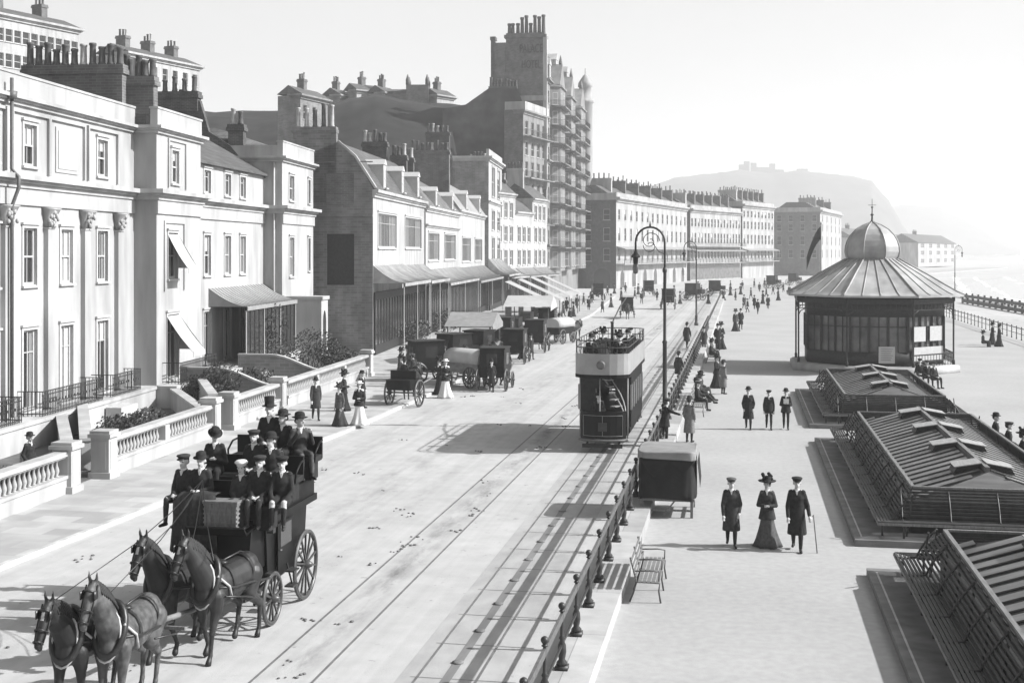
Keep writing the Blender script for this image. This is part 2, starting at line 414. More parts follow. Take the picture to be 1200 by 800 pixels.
    k.rings([[neck+Vector((r*cos(2*pi*i/14), r*.95*sin(2*pi*i/14)-.012, z)) for i in range(14)] for r, z in ((.07, -.05), (.068, .012), (.058, .015), (.058, -.05))])
    f0 = chest+Vector((0, -.128, .03))-up*.02
    k.prism([(-.03, sh.z+.045), (.03, sh.z+.045), (0, sh.z-.085)], sh.y-.112, sh.y-.06, 'y')
    parts.append(('collar', k.mesh('collar', M['cloth5'])))
    # hair
    hb = MB()
    hr = .085 if not woman else .1
    hb.ell(T(0, .03, .035), (hr, .1 if not woman else .112, .088 if not woman else .098), 14, 10)
    if woman: hb.ell(T(0, .08, -.02), (.085, .06, .06), 12, 8)
    else: hb.ell(T(0, .05, -.005), (.083, .07, .06), 12, 8)
    parts.append(('hair', hb.mesh('hair', M['hairm'], smooth=True)))
    if hat: parts.append(('hat', hat_mesh(hat, T, M[hm])))
    PROTO[key] = (me, parts, A); return PROTO[key]
def person(key, loc, label, rz=0.0, s=1.0, group=None, cat='person'):
    me, parts, A = PROTO[key]
    o = link('person', me, None, loc, (0, 0, rz), s); tag(o, label, cat, group)
    for n, m in parts: link(n, m, o)
    return o
def pxscale(hpx, k, full=1.82): return hpx*k/full

# ------------------------------------------------------------------ horses
def horse_proto(key, m, phase=0, head_dz=0.0, head_turn=0.0, harness=True, strap='leather', hm=None):
    b = MB()
    b.cap((0, -.42, 1.2), (0, .42, 1.21), .31, .315, 14); b.ell((0, .05, 1.14), (.325, .55, .3), 14); b.ell((0, .66, 1.27), (.275, .33, .29), 14)
    b.ell((0, -.58, 1.2), (.24, .26, .31)); b.ell((0, -.42, 1.44), (.11, .26, .13)); b.ell((0, -.72, 1.1), (.2, .14, .2))
    hx = sin(head_turn)*.45
    pol = Vector((hx*.8, -1.13, 1.98+head_dz)); muz = pol+Vector((hx*.25, -.30, -.50))
    b.cap((0, -.62, 1.3), (hx*.3, -.9, 1.62+head_dz*.5), .23, .16, 12); b.cap((hx*.3, -.9, 1.62+head_dz*.5), pol+Vector((0, .02, -.06)), .165, .105, 12)
    b.cap((0, -.5, 1.42), (hx*.3, -.82, 1.72+head_dz*.5), .12, .12); b.cap((hx*.3, -.82, 1.72+head_dz*.5), pol, .12, .085)
    b.ell(pol+Vector((0, -.06, -.08)), (.095, .12, .12)); b.cap(pol+Vector((0, -.07, -.1)), muz, .1, .062, 12)
    b.ell(pol+Vector((hx*.06, -.05, -.2)), (.075, .11, .12)); b.cap(muz+Vector((0, .04, .03)), muz+Vector((0, .05, -.05)), .055, .05)
    for q in (-1, 1):
        e = pol+Vector((q*.055, .015, .06)); b.cap(e, e+Vector((q*.012, -.01, .085)), .03, .026, 8); b.cap(e+Vector((q*.012, -.01, .085)), e+Vector((q*.014, -.02, .16)), .026, .008, 8)
        b.ell(pol+Vector((q*.085, -.1, -.1)), (.018, .024, .022)); b.ell(muz+Vector((q*.04, -.03, .01)), (.014, .018, .016))
    ph = {0: ((-.1, 0, 0), (.16, .06, .12), (.12, 0, 0), (-.16, .05, .05)), 1: ((.14, .04, .06), (-.14, 0, 0), (-.14, .05, .06), (.14, 0, 0)),
          2: ((-.04, 0, 0), (.04, 0, 0), (.05, 0, 0), (-.06, 0, 0))}[phase]
    for i, q in enumerate((-1, 1)):
        dy, lift, bend = ph[i]
        s0 = Vector((q*.17, -.58, 1.08)); e0 = Vector((q*.17, -.56+dy*.2, .86)); k0 = Vector((q*.155, -.6+dy*.7, .5+lift)); f0 = Vector((q*.15, -.58+dy*1.15+bend, .15+lift*1.2))
        b.cap(s0, e0, .17, .115); b.cap(e0, k0, .105, .058); b.ell(k0, (.06, .065, .075)); b.cap(k0, f0, .05, .038); b.ell(f0, (.048, .052, .055))
        hf = f0+Vector((0, -.055, -.085)); b.cap(f0, hf, .042, .05); b.cap(hf, hf+Vector((0, -.02, -.045)), .056, .062)
        dy, lift, bend = ph[2+i]
        h0 = Vector((q*.15, .66, 1.18)); st = Vector((q*.185, .47+dy*.35, .88)); hk = Vector((q*.16, .86+dy*.8, .58+lift)); f0 = Vector((q*.155, .78+dy*1.2+bend*.4, .16+lift*1.2))
        b.cap(h0, st, .235, .15, 12); b.cap(st, hk, .135, .062); b.ell(hk+Vector((0, .02, .02)), (.055, .075, .08)); b.cap(hk, f0, .054, .042); b.ell(f0, (.05, .055, .058))
        hf = f0+Vector((0, -.05, -.09)); b.cap(f0, hf, .043, .05); b.cap(hf, hf+Vector((0, -.02, -.045)), .056, .062)
    me = remesh(b, .02, 3)
    hz = .1
    def cls(c):
        if c.z < .075: return 1
        if abs(c.x-pol.x-hx*.05) < .028 and c.y < pol.y-.1 and pol.z-.17 < c.z < pol.z-.06: return 2
        if any((c-(pol+Vector((q*.1, -.11, -.1)))).length < .03 for q in (-1, 1)): return 1
        return 0
    paint(me, [M[m], M['boot'], M['leather_w'] if hm == 'star' else M[m]], cls)
    parts = []
    t = MB()
    t.tube([(0, .93, 1.38), (0, 1.05, 1.3), (0, 1.08, 1.05), (0, 1.05, .75), (0, 1.03, .5)], [.035, .06, .085, .075, .02], 10); parts.append(('tail', t.mesh('tail', M['hair_h'], True)))
    t = MB()
    for i in range(14):
        f = i/13; c = Vector((0, -.42, 1.55)).lerp(pol+Vector((0, .05, .05)), f)+Vector((.02, .06*sin(f*pi), .05*sin(f*pi)))
        t.cap(c, c+Vector((.11, .02, -.18)), .035, .02, 6)
    t.cap(pol+Vector((0, -.03, .06)), pol+Vector((.01, -.12, -.1)), .028, .014, 6)
    parts.append(('mane', t.mesh('mane', M['hair_h'], True)))
    if harness:
        t = MB(); n = 22
        rs = []
        for i in range(n+1):
            a = 2*pi*i/n; rs.append(Vector((.25*sin(a), -.66+.17*cos(a), 1.36+.36*cos(a)+.0*sin(a))))
        t.tube(rs, .058, 8); parts.append(('collar', t.mesh('collar', M['leather'], True)))
        t = MB()
        for yy, rx, rz_, zc in ((-.2, .345, .37, 1.175), (.5, .315, .3, 1.26)):
            t.rings([[Vector((rx*cos(2*pi*i/n), y2, zc+rz_*sin(2*pi*i/n))) for i in range(n)] for y2 in (yy-.03, yy+.03)], cap=False)
        for q in (-1, 1):
            t.tube([(q*.25, -.66, 1.25), (q*.345, -.2, 1.16), (q*.345, .3, 1.12), (q*.3, 1.1, 1.0)], .022, 6)
        t.tube([(0, -.2, 1.56), (0, .5, 1.59), (0, .88, 1.46)], .018, 6)
        t.ell((0, -.2, 1.56), (.16, .1, .05))
        parts.append(('strap', t.mesh('strap', M['leather'], True)))
        if strap == 'white':
            t = MB(); t.tube([(q*.0+.22*sin(a), -.74+.1*cos(a), 1.28+.36*cos(a)) for a in [2*pi*i/16 for i in range(17)] for q in (0,)], .02, 6)
            for q in (-1, 1): t.tube([(q*.26, -.68, 1.45), (q*.34, -.4, 1.22), (q*.3, -.25, .98)], .022, 6)
            parts.append(('breast_strap', t.mesh('breast_strap', M['leather_w'], True)))
        t = MB()
        for a, r in ((.15, .095), (.62, .1), (.9, .075)):
            c = pol.lerp(muz, a)+Vector((0, -.03, -.01)); d = (muz-pol).normalized(); u = Vector((1, 0, 0)); v = d.cross(u)
            t.tube([c+(u*cos(2*pi*i/14)*r+v*sin(2*pi*i/14)*r*1.15) for i in range(15)], .014, 5)
        for q in (-1, 1):
            t.tube([pol+Vector((q*.1, -.02, .02)), pol.lerp(muz, .5)+Vector((q*.1, -.02, 0)), pol.lerp(muz, .92)+Vector((q*.075, 0, 0))], .013, 5)
            t.box(q*.12-.008, q*.12+.008, -.07, .05, -.06, .06, Matrix.Translation(pol+Vector((0, -.12, -.1))))
        parts.append(('bridle', t.mesh('bridle', M['leather'], True)))
    PROTO[key] = (me, parts, (pol, muz)); return PROTO[key]
def horse(key, loc, label, rz=0.0, s=1.0, group=None):
    me, parts, A = PROTO[key]
    o = link('horse', me, None, loc, (0, 0, rz), (s*.9, s, s*1.02)); tag(o, label, 'horse', group)
    for n, m in parts: link(n, m, o)
    return o

# person kinds
person_proto('overcoat_cap', 'walk', coat=.42, hat='cap', cm='cloth2', tm='cloth1', hm='cloth3', arms=('swing', 'pocket'), vox=.012, stride=.17, turn=.15)
person_proto('lady_walk', 'walk', 'woman', coat=.72, hat='lady', cm='cloth2', tm='cloth3', skirtm='cloth3', hm='cloth1', arms='muff', vox=.012, turn=-.2)
person_proto('coat_stick', 'walk', coat=.40, hat='cap', cm='cloth1', tm='cloth1', hm='cloth1', arms=('swing', 'stick'), vox=.012, stride=.2, turn=.1)
person_proto('coat_bowler', 'walk', coat=.45, hat='bowler', cm='cloth1', arms='pocket', stride=.10)
person_proto('jacket_cap', 'walk', coat=.74, hat='cap', cm='cloth1', tm='cloth1', arms='down')
person_proto('jacket_paper', 'walk', coat=.74, hat='bowler', cm='cloth1', tm='cloth1', arms=('chest', 'chest'), stride=.1)
person_proto('light_coat', 'stand', coat=.38, hat='bowler', cm='cloth4', tm='cloth2', hm='cloth2', arms='pocket')
person_proto('rail_man', 'stand', coat=.72, hat='cap', cm='cloth1', tm='cloth1', arms=('side', 'down'), lean=.12)
person_proto('walk_away', 'walk', coat=.5, hat='bowler', cm='cloth2', tm='cloth2', arms='swing')
person_proto('lady_dark', 'stand', 'woman', coat=.78, hat='lady', cm='cloth1', tm='cloth1', skirtm='cloth1', arms='muff')
person_proto('lady_white', 'stand', 'woman', coat=.78, hat='boater', cm='cloth1', tm='cloth5', skirtm='cloth5', hm='cloth5', arms='muff')
person_proto('lady_grey', 'walk', 'woman', coat=.78, hat='lady', cm='cloth3', tm='cloth3', skirtm='cloth2', hm='cloth2', arms='down')
person_proto('sit_cap', 'sit', coat=1, hat='cap', cm='cloth1', tm='cloth2', hm='cloth2', arms='lap')
person_proto('sit_bowler', 'sit', coat=1, hat='bowler', cm='cloth1', tm='cloth2', arms='lap', turn=-.5)
person_proto('sit_down', 'sit', coat=1, hat='bowler', cm='cloth1', tm='cloth1', arms='chest', tilt=.5, turn=.4)
person_proto('sit_top', 'sit', coat=1, hat='top', cm='cloth1', tm='cloth1', arms='lap')
person_proto('sit_driver', 'sit', coat=1, hat='bowler', cm='cloth1', tm='cloth2', arms='reins', tilt=.1)
person_proto('sit_tam', 'sit', 'woman', coat=1, hat='tam', cm='cloth2', tm='cloth1', hm='cloth5', arms='lap')
person_proto('sit_scarf', 'sit', coat=1, hat='cap', cm='cloth1', tm='cloth1', arms='knee')
person_proto('sit_side', 'sit', coat=1, hat='bowler', cm='cloth2', tm='cloth3', arms='up', turn=.5)
person_proto('sit_lady', 'sit', 'woman', coat=1, hat='lady', cm='cloth2', tm='cloth2', arms='lap')
person_proto('lounge', 'lounge', coat=1, hat='bowler', cm='cloth1', tm='cloth1', arms='lap', lean=-.2)
person_proto('lounge_cap', 'lounge', coat=1, hat='cap', cm='cloth2', tm='cloth1', arms='knee', lean=-.1)
horse_proto('bay_a', 'horse_d', 0, .14, -.1, hm='star')
horse_proto('bay_b', 'horse_b', 1, .12, -.35, strap='white', hm='star')
horse_proto('dapple', 'horse_g', 2, .14, -.15, strap='white')
horse_proto('lead_bay', 'horse_d', 0, -.06, -.15, strap='white', hm='star')
horse_proto('cart_dark', 'horse_b', 2, -.25, 0)
# ------------------------------------------------------------------ ground
def sheet(name, pts, z, m, base=None):
    b = MB()
    if base is None: b.face([Vector((x, y, z)) for x, y in pts])
    else: b.prism(pts, base, z)
    return struct(b.build(name, m))
def road_material():
    m = mat('road', .42, .9, .10, 1.5, .25, 30, big=.10, bigscale=.12)
    n = m.node_tree.nodes; l = m.node_tree.links; b = n['Principled BSDF']
    src = b.inputs['Base Color'].links[0].from_socket
    tc = n.new('ShaderNodeTexCoord'); mp = n.new('ShaderNodeMapping'); mp.inputs['Scale'].default_value = (2.6, .02, 1); l.new(tc.outputs['Object'], mp.inputs[0])
    nz = n.new('ShaderNodeTexNoise'); nz.inputs['Scale'].default_value = 1.6; nz.inputs['Detail'].default_value = 5; l.new(mp.outputs[0], nz.inputs['Vector'])
    mr = n.new('ShaderNodeMapRange'); l.new(nz.outputs['Fac'], mr.inputs[0]); mr.inputs[1].default_value = .35; mr.inputs[2].default_value = .65; mr.inputs[3].default_value = .93; mr.inputs[4].default_value = 1.03
    mu = n.new('ShaderNodeMath'); mu.operation = 'MULTIPLY'; l.new(src, mu.inputs[0]); l.new(mr.outputs[0], mu.inputs[1])
    # scattered droppings and mud specks
    v = n.new('ShaderNodeTexNoise'); v.inputs['Scale'].default_value = 2.3; v.inputs['Detail'].default_value = 8; v.inputs['Roughness'].default_value = .75; l.new(tc.outputs['Object'], v.inputs['Vector'])
    r2 = n.new('ShaderNodeMapRange'); l.new(v.outputs['Fac'], r2.inputs[0]); r2.inputs[1].default_value = .60; r2.inputs[2].default_value = .70; r2.inputs[3].default_value = 1; r2.inputs[4].default_value = .45
    m2 = n.new('ShaderNodeMath'); m2.operation = 'MULTIPLY'; l.new(mu.outputs[0], m2.inputs[0]); l.new(r2.outputs[0], m2.inputs[1])
    out = m2.outputs[0]
    sx = n.new('ShaderNodeSeparateXYZ'); l.new(tc.outputs['Object'], sx.inputs[0])
    def M_(op, a, c=None):
        q = n.new('ShaderNodeMath'); q.operation = op
        for i, v_ in enumerate((a, c)):
            if v_ is None: continue
            if isinstance(v_, (int, float)): q.inputs[i].default_value = v_
            else: l.new(v_, q.inputs[i])
        return q.outputs[0]
    sm = n.new('ShaderNodeTexNoise'); sm.inputs['Scale'].default_value = 1.1; sm.inputs['Detail'].default_value = 7; sm.inputs['Roughness'].default_value = .7
    m3 = n.new('ShaderNodeMapping'); m3.inputs['Scale'].default_value = (1.2, .35, 1); l.new(tc.outputs['Object'], m3.inputs[0]); l.new(m3.outputs[0], sm.inputs['Vector'])
    for cx_, wd_, am in ((-7.9, .34, .55), (-11.2, .8, .30), (-14.2, .7, .25), (-9.7, .25, .22)):      # dung and horse-worn strips
        g = M_('DIVIDE', M_('ADD', sx.outputs[0], -cx_), wd_); g = M_('POWER', 2.718, M_('MULTIPLY', M_('MULTIPLY', g, g), -1.0))
        sp = n.new('ShaderNodeMapRange'); l.new(sm.outputs['Fac'], sp.inputs[0]); sp.inputs[1].default_value = .42; sp.inputs[2].default_value = .66; sp.inputs[3].default_value = 0; sp.inputs[4].default_value = am
        out = M_('MULTIPLY', out, M_('SUBTRACT', 1.0, M_('MULTIPLY', g, sp.outputs[0])))
    l.new(out, b.inputs['Base Color']); return m
M['road'] = road_material()
M['pave'] = mat('pavement', .42, .9, .12, 1.2, .15, 25, big=.12, bigscale=.3, kind='brick', kw=dict(s=1, bw=1.2, rh=.75, ms=.012, mortar=(.8,.8,.8,1)))
M['prom'] = mat('promenade', .36, .9, .10, 5, .2, 40, big=.12, bigscale=.2)
M['sand'] = mat('shingle', .44, .95, .2, 1.2, .5, 14, big=.15, bigscale=.05)
M['sett'] = mat('track_slab', .36, .85, .18, 2, .2, 25, (1,.5,1), big=.15)
M['garden'] = mat('garden_soil', .12, .95, .4, 3, .4, 10, big=.3)
M['rail'] = mat('rail_steel', .15, .5, .3, 3)
M['tread'] = mat('oil_drip', .18, .8, .35, 2.5, stretch=(1,.15,1))
sheet('ground', [(-2500, -150), (2500, -150), (2500, 3500), (-2500, 3500)], -.6, M['sand'])
sheet('road', [(-300, -30), (-3.25, -30), (-3.25, 255), (1, 290), (17, 345), (40, 430), (110, 640), (-300, 640)], 0, M['road'], -.5)
sheet('promenade', [(-2.55, -30), (23.5, -30), (23.5, 270), (30, 330), (52, 430), (125, 640), (110, 640), (40, 430), (17, 345), (1, 290), (-2.55, 255)], .01, M['prom'], -.55)
def PG(px, py, z=.12): p = G(px, py, z); return (p.x, p.y)
kerb = [(-17.0, -30), PG(0, 666, 0), PG(190, 590, 0), PG(400, 508, 0), PG(520, 455, 0), PG(600, 412, 0)]
kx = kerb[-1]
pav = kerb+[(kx[0]-.5, 150), (kx[0]-4, 215)]
b = MB(); b.prism(pav+[(-60, 215), (-60, -30)], -.3, .12); struct(b.build('pavement', M['pave']))
b = MB()
for p, q in zip(pav, pav[1:]): b.bar((p[0]+.075, p[1], .055), (q[0]+.075, q[1], .055), .15, .16)
struct(b.build('kerb', M['stone']))
# sea and wet edge
b = MB(); b.face([Vector(p) for p in ((40, -150, -.59), (2500, -150, -.59), (2500, 3500, -.59), (300, 3500, -.59), (190, 700, -.59), (84, 430, -.59), (52, 330, -.59), (41, 230, -.59))]); struct(b.build('sea', M['water']))
b = MB()
random.seed(3)
for off, wd in ((-1.5, 1.6), (5, 1.0), (14, 1.4)):
    ys = list(range(-40, 430, 9)); L = []
    for y in ys:
        x = 40+max(0, (y-230))*.14+off+random.uniform(-.5, .5); L.append((x, y))
    for (x0, y0), (x1, y1) in zip(L, L[1:]):
        if random.random() < .12: continue
        b.face([Vector((x0, y0, -.58)), Vector((x0+wd*random.uniform(.6, 1.2), y0, -.58)), Vector((x1+wd*random.uniform(.6, 1.2), y1, -.58)), Vector((x1, y1, -.58))])
struct(b.build('breaking_waves', M['foam']))
# tram tracks
def tracks(xa, xb, name):
    b = MB()
    for x in (xa, xb):
        b.box(x-.022, x+.022, -20, 330, -.01, .012)
    return struct(b.build(name, M['rail']))
b = MB(); b.face([Vector(p) for p in ((-5.95, -20, .004), (-4.0, -20, .004), (-4.0, 250, .004), (-5.95, 250, .004))]); struct(b.build('track_paving', M['sett']))
tracks(-5.62, -4.55, 'tram_rails'); tracks(-8.42, -7.35, 'second_tram_rails')
b = MB()
b.face([Vector(p) for p in ((-5.17, -20, .009), (-5.0, -20, .009), (-5.0, 250, .009), (-5.17, 250, .009))])
for i in range(44):
    y = 14+i*1.98
    b.face([Vector(p) for p in ((-5.75, y, .0085), (-3.85, y, .0085), (-3.85, y+.035, .0085), (-5.75, y+.035, .0085))])
    b.lathe([(.11, .008), (.11, .03), (.04, .035)], (-5.08, y+.9, 0), 10)
struct(b.build('track_studs_and_joints', M['tread']))
# promenade kerb wall
b = MB(); b.prism([(-3.24, -30), (-2.5, -30), (-2.5, 250), (-3.24, 250)], -.3, .3)
o = b.build('kerb_wall', mat('coping', .44, .85, .16, 2, .2, 20, big=.12, kind='brick', kw=dict(s=1, bw=3, rh=3, ms=.012, mortar=(.6,.6,.6,1)))); tag(o, 'low pale stone wall with flat coping between road and promenade', 'wall')
# ------------------------------------------------------------------ hills
def loft_hill(name, cols, m, seed, rough=1.0, sub=6):
    """cols: (px, [(k, z), ...]) ground profiles in columns"""
    random.seed(seed); from mathutils import noise
    P = []
    for i in range(len(cols)-1):
        for s in range(sub):
            t = s/sub; (p0, a), (p1, c) = cols[i], cols[i+1]
            P.append((p0+(p1-p0)*t, [(k0+(k1-k0)*t, z0+(z1-z0)*t) for (k0, z0), (k1, z1) in zip(a, c)]))
    P.append(cols[-1]); b = MB(); grid = []
    for px, prof in P:
        row = []
        for (k0, z0), (k1, z1) in zip(prof, prof[1:]):
            for s in range(sub):
                t = s/sub; p = pt(px, k0+(k1-k0)*t); z = z0+(z1-z0)*t
                z += rough*(noise.noise(Vector((p.x*.06, p.y*.06, seed)))*1.2+noise.noise(Vector((p.x*.25, p.y*.25, seed)))*.55)
                row.append(b.b.verts.new((p.x, p.y, z)))
        grid.append(row)
    for a, c in zip(grid, grid[1:]):
        for i in range(len(a)-1):
            f = b.b.faces.new((a[i], a[i+1], c[i+1], c[i])); f.smooth = True
    return struct(b.build(name, m, fix=True))
west = []
for px, py in ((-260, 150), (-120, 138), (0, 128), (100, 125), (200, 128), (300, 134), (350, 130), (385, 119), (410, 112), (440, 108), (470, 115), (500, 119), (530, 122), (552, 119), (575, 104), (606, 104), (618, 132), (632, 190)):
    z = 7.5+(295-py)*.165; west.append((px, [(.105, 3), (.125, z*.45), (.15, z*.9), (.165, z), (.22, z+.5), (.4, z*.7)] if px < 545 else [(.158, 3), (.161, z*.5), (.164, z*.9), (.167, z), (.22, z+.5), (.4, z*.7)]))
loft_hill('west_hill', west, M['hillg'], 3, .8)
east = []
for px, py in ((560, 262), (660, 250), (740, 225), (790, 208), (840, 203), (866, 199), (905, 203), (930, 200), (962, 202), (1000, 207), (1022, 212), (1042, 236), (1056, 262), (1075, 288), (1090, 293)):
    z = 7.5+(295-py)*1.3; east.append((px, [(1.05, 1), (1.12, z*.35), (1.22, z*.85), (1.3, z), (1.42, z*1.02), (1.7, z*.5)]))
loft_hill('castle_hill', east, M['farhill'], 5, 2.0)
cl = []
for px, py in ((980, 262), (1030, 244), (1060, 240), (1100, 243), (1130, 254), (1150, 266), (1172, 281), (1196, 293)):
    z = 7.5+(295-py)*1.95; cl.append((px, [(1.75, 1), (1.8, z*.5), (1.88, z*.9), (1.95, z), (2.1, z), (2.25, z*.5)]))
loft_hill('east_cliff', cl, M['farhill'], 8, 2.5)
# castle ruin on the hill
b = MB()
for px0, px1, py0, py1 in ((866, 872, 193, 206), (872, 878, 189, 206), (880, 886, 191, 206), (886, 902, 196, 206), (902, 908, 192, 206), (908, 918, 199, 206), (934, 946, 198, 206)):
    p = pt(px0, 1.31); q = pt(px1, 1.31); b.bar((p.x, p.y, ZK((py0+py1)/2, 1.31)), (q.x, q.y, ZK((py0+py1)/2, 1.31)), 8.0, (py1-py0)*1.31)
p = pt(866, 1.312); q = pt(946, 1.312); b.bar((p.x, p.y, ZK(206, 1.31)), (q.x, q.y, ZK(206, 1.31)), 6, 12)
tag(b.build('castle_ruin', M['brick_mid']), 'broken walls of a ruined castle on the hazy hilltop', 'ruin')

# ------------------------------------------------------------------ windows
WIN = {}
def win_mesh(w, h, style):
    key = (round(w, 2), round(h, 2), style)
    if key in WIN: return WIN[key]
    w, h = key[0], key[1]; b = MB(); fr = min(.09, w*.08)
    yf = .10
    if style in ('sash', 'casement', 'french'):
        b.box(0, fr, yf, yf+.07, 0, h); b.box(w-fr, w, yf, yf+.07, 0, h); b.box(fr, w-fr, yf, yf+.07, 0, fr*1.2); b.box(fr, w-fr, yf, yf+.07, h-fr, h)
        if style == 'sash':
            b.box(fr, w-fr, yf-.03, yf+.05, h*.5-.035, h*.5+.035); bars = [.5] if w < 1.3 else [.34, .66]
            for t in bars: b.box(w*t-.018, w*t+.018, yf+.01, yf+.055, fr*1.2, h*.5-.035); b.box(w*t-.018, w*t+.018, yf+.0, yf+.05, h*.5+.035, h-fr)
        else:
            nb = max(2, round(w/.6))
            for i in range(1, nb): b.box(w*i/nb-.03, w*i/nb+.03, yf-.01, yf+.05, fr*1.2, h-fr)
            b.box(fr, w-fr, yf+.01, yf+.05, h*.72-.02, h*.72+.02)
    if style == 'far':
        f2 = .07; b.box(0, f2, yf, yf+.07, 0, h); b.box(w-f2, w, yf, yf+.07, 0, h); b.box(f2, w-f2, yf, yf+.07, 0, f2); b.box(f2, w-f2, yf, yf+.07, h-f2, h); b.box(f2, w-f2, yf-.02, yf+.05, h*.5-.035, h*.5+.035)
    # surround and sill, proud of the wall
    if style != 'far':
        t = .13; b.box(-t, -.001, -.05, .02, -.02, h+t); b.box(w+.001, w+t, -.05, .02, -.02, h+t); b.box(-.001, w+.001, -.05, .02, h+.001, h+t)
        b.box(-t-.06, w+t+.06, -.12, .02, h+t+.002, h+t+.09)
    b.box(-.16, w+.16, -.12, .04, -.11, -.021)
    fm = b.mesh('window', M['sash'])
    p = MB(); p.box(.01, w-.01, yf+.072, yf+.09, .01, h-.01); gm = p.mesh('pane', M['glass'])
    p = MB(); p.box(.01, w-.01, yf+.072, yf+.09, .01, h-.01); gm2 = p.mesh('pane', M['glass2'])
    WIN[key] = (fm, gm, gm2); return WIN[key]
BL = {}
def blind_mesh(w, h, f):
    key = (round(w, 2), round(h, 2), f)
    if key not in BL:
        p = MB(); p.box(.1, w-.1, .158, .168, h*(1-f), h-.05); a = p.mesh('blind', M['blind'])
        p = MB(); n = 9
        for x0, x1 in ((.09, w*.30), (w*.70, w-.09)):
            for i in range(n):
                xa = x0+(x1-x0)*i/n; xb = x0+(x1-x0)*(i+1)/n
                p.box(xa, xb, .152+.004*(i % 2), .17, .06, h-.06)
        BL[key] = (a, p.mesh('curtain', M['curtain']))
    return BL[key]

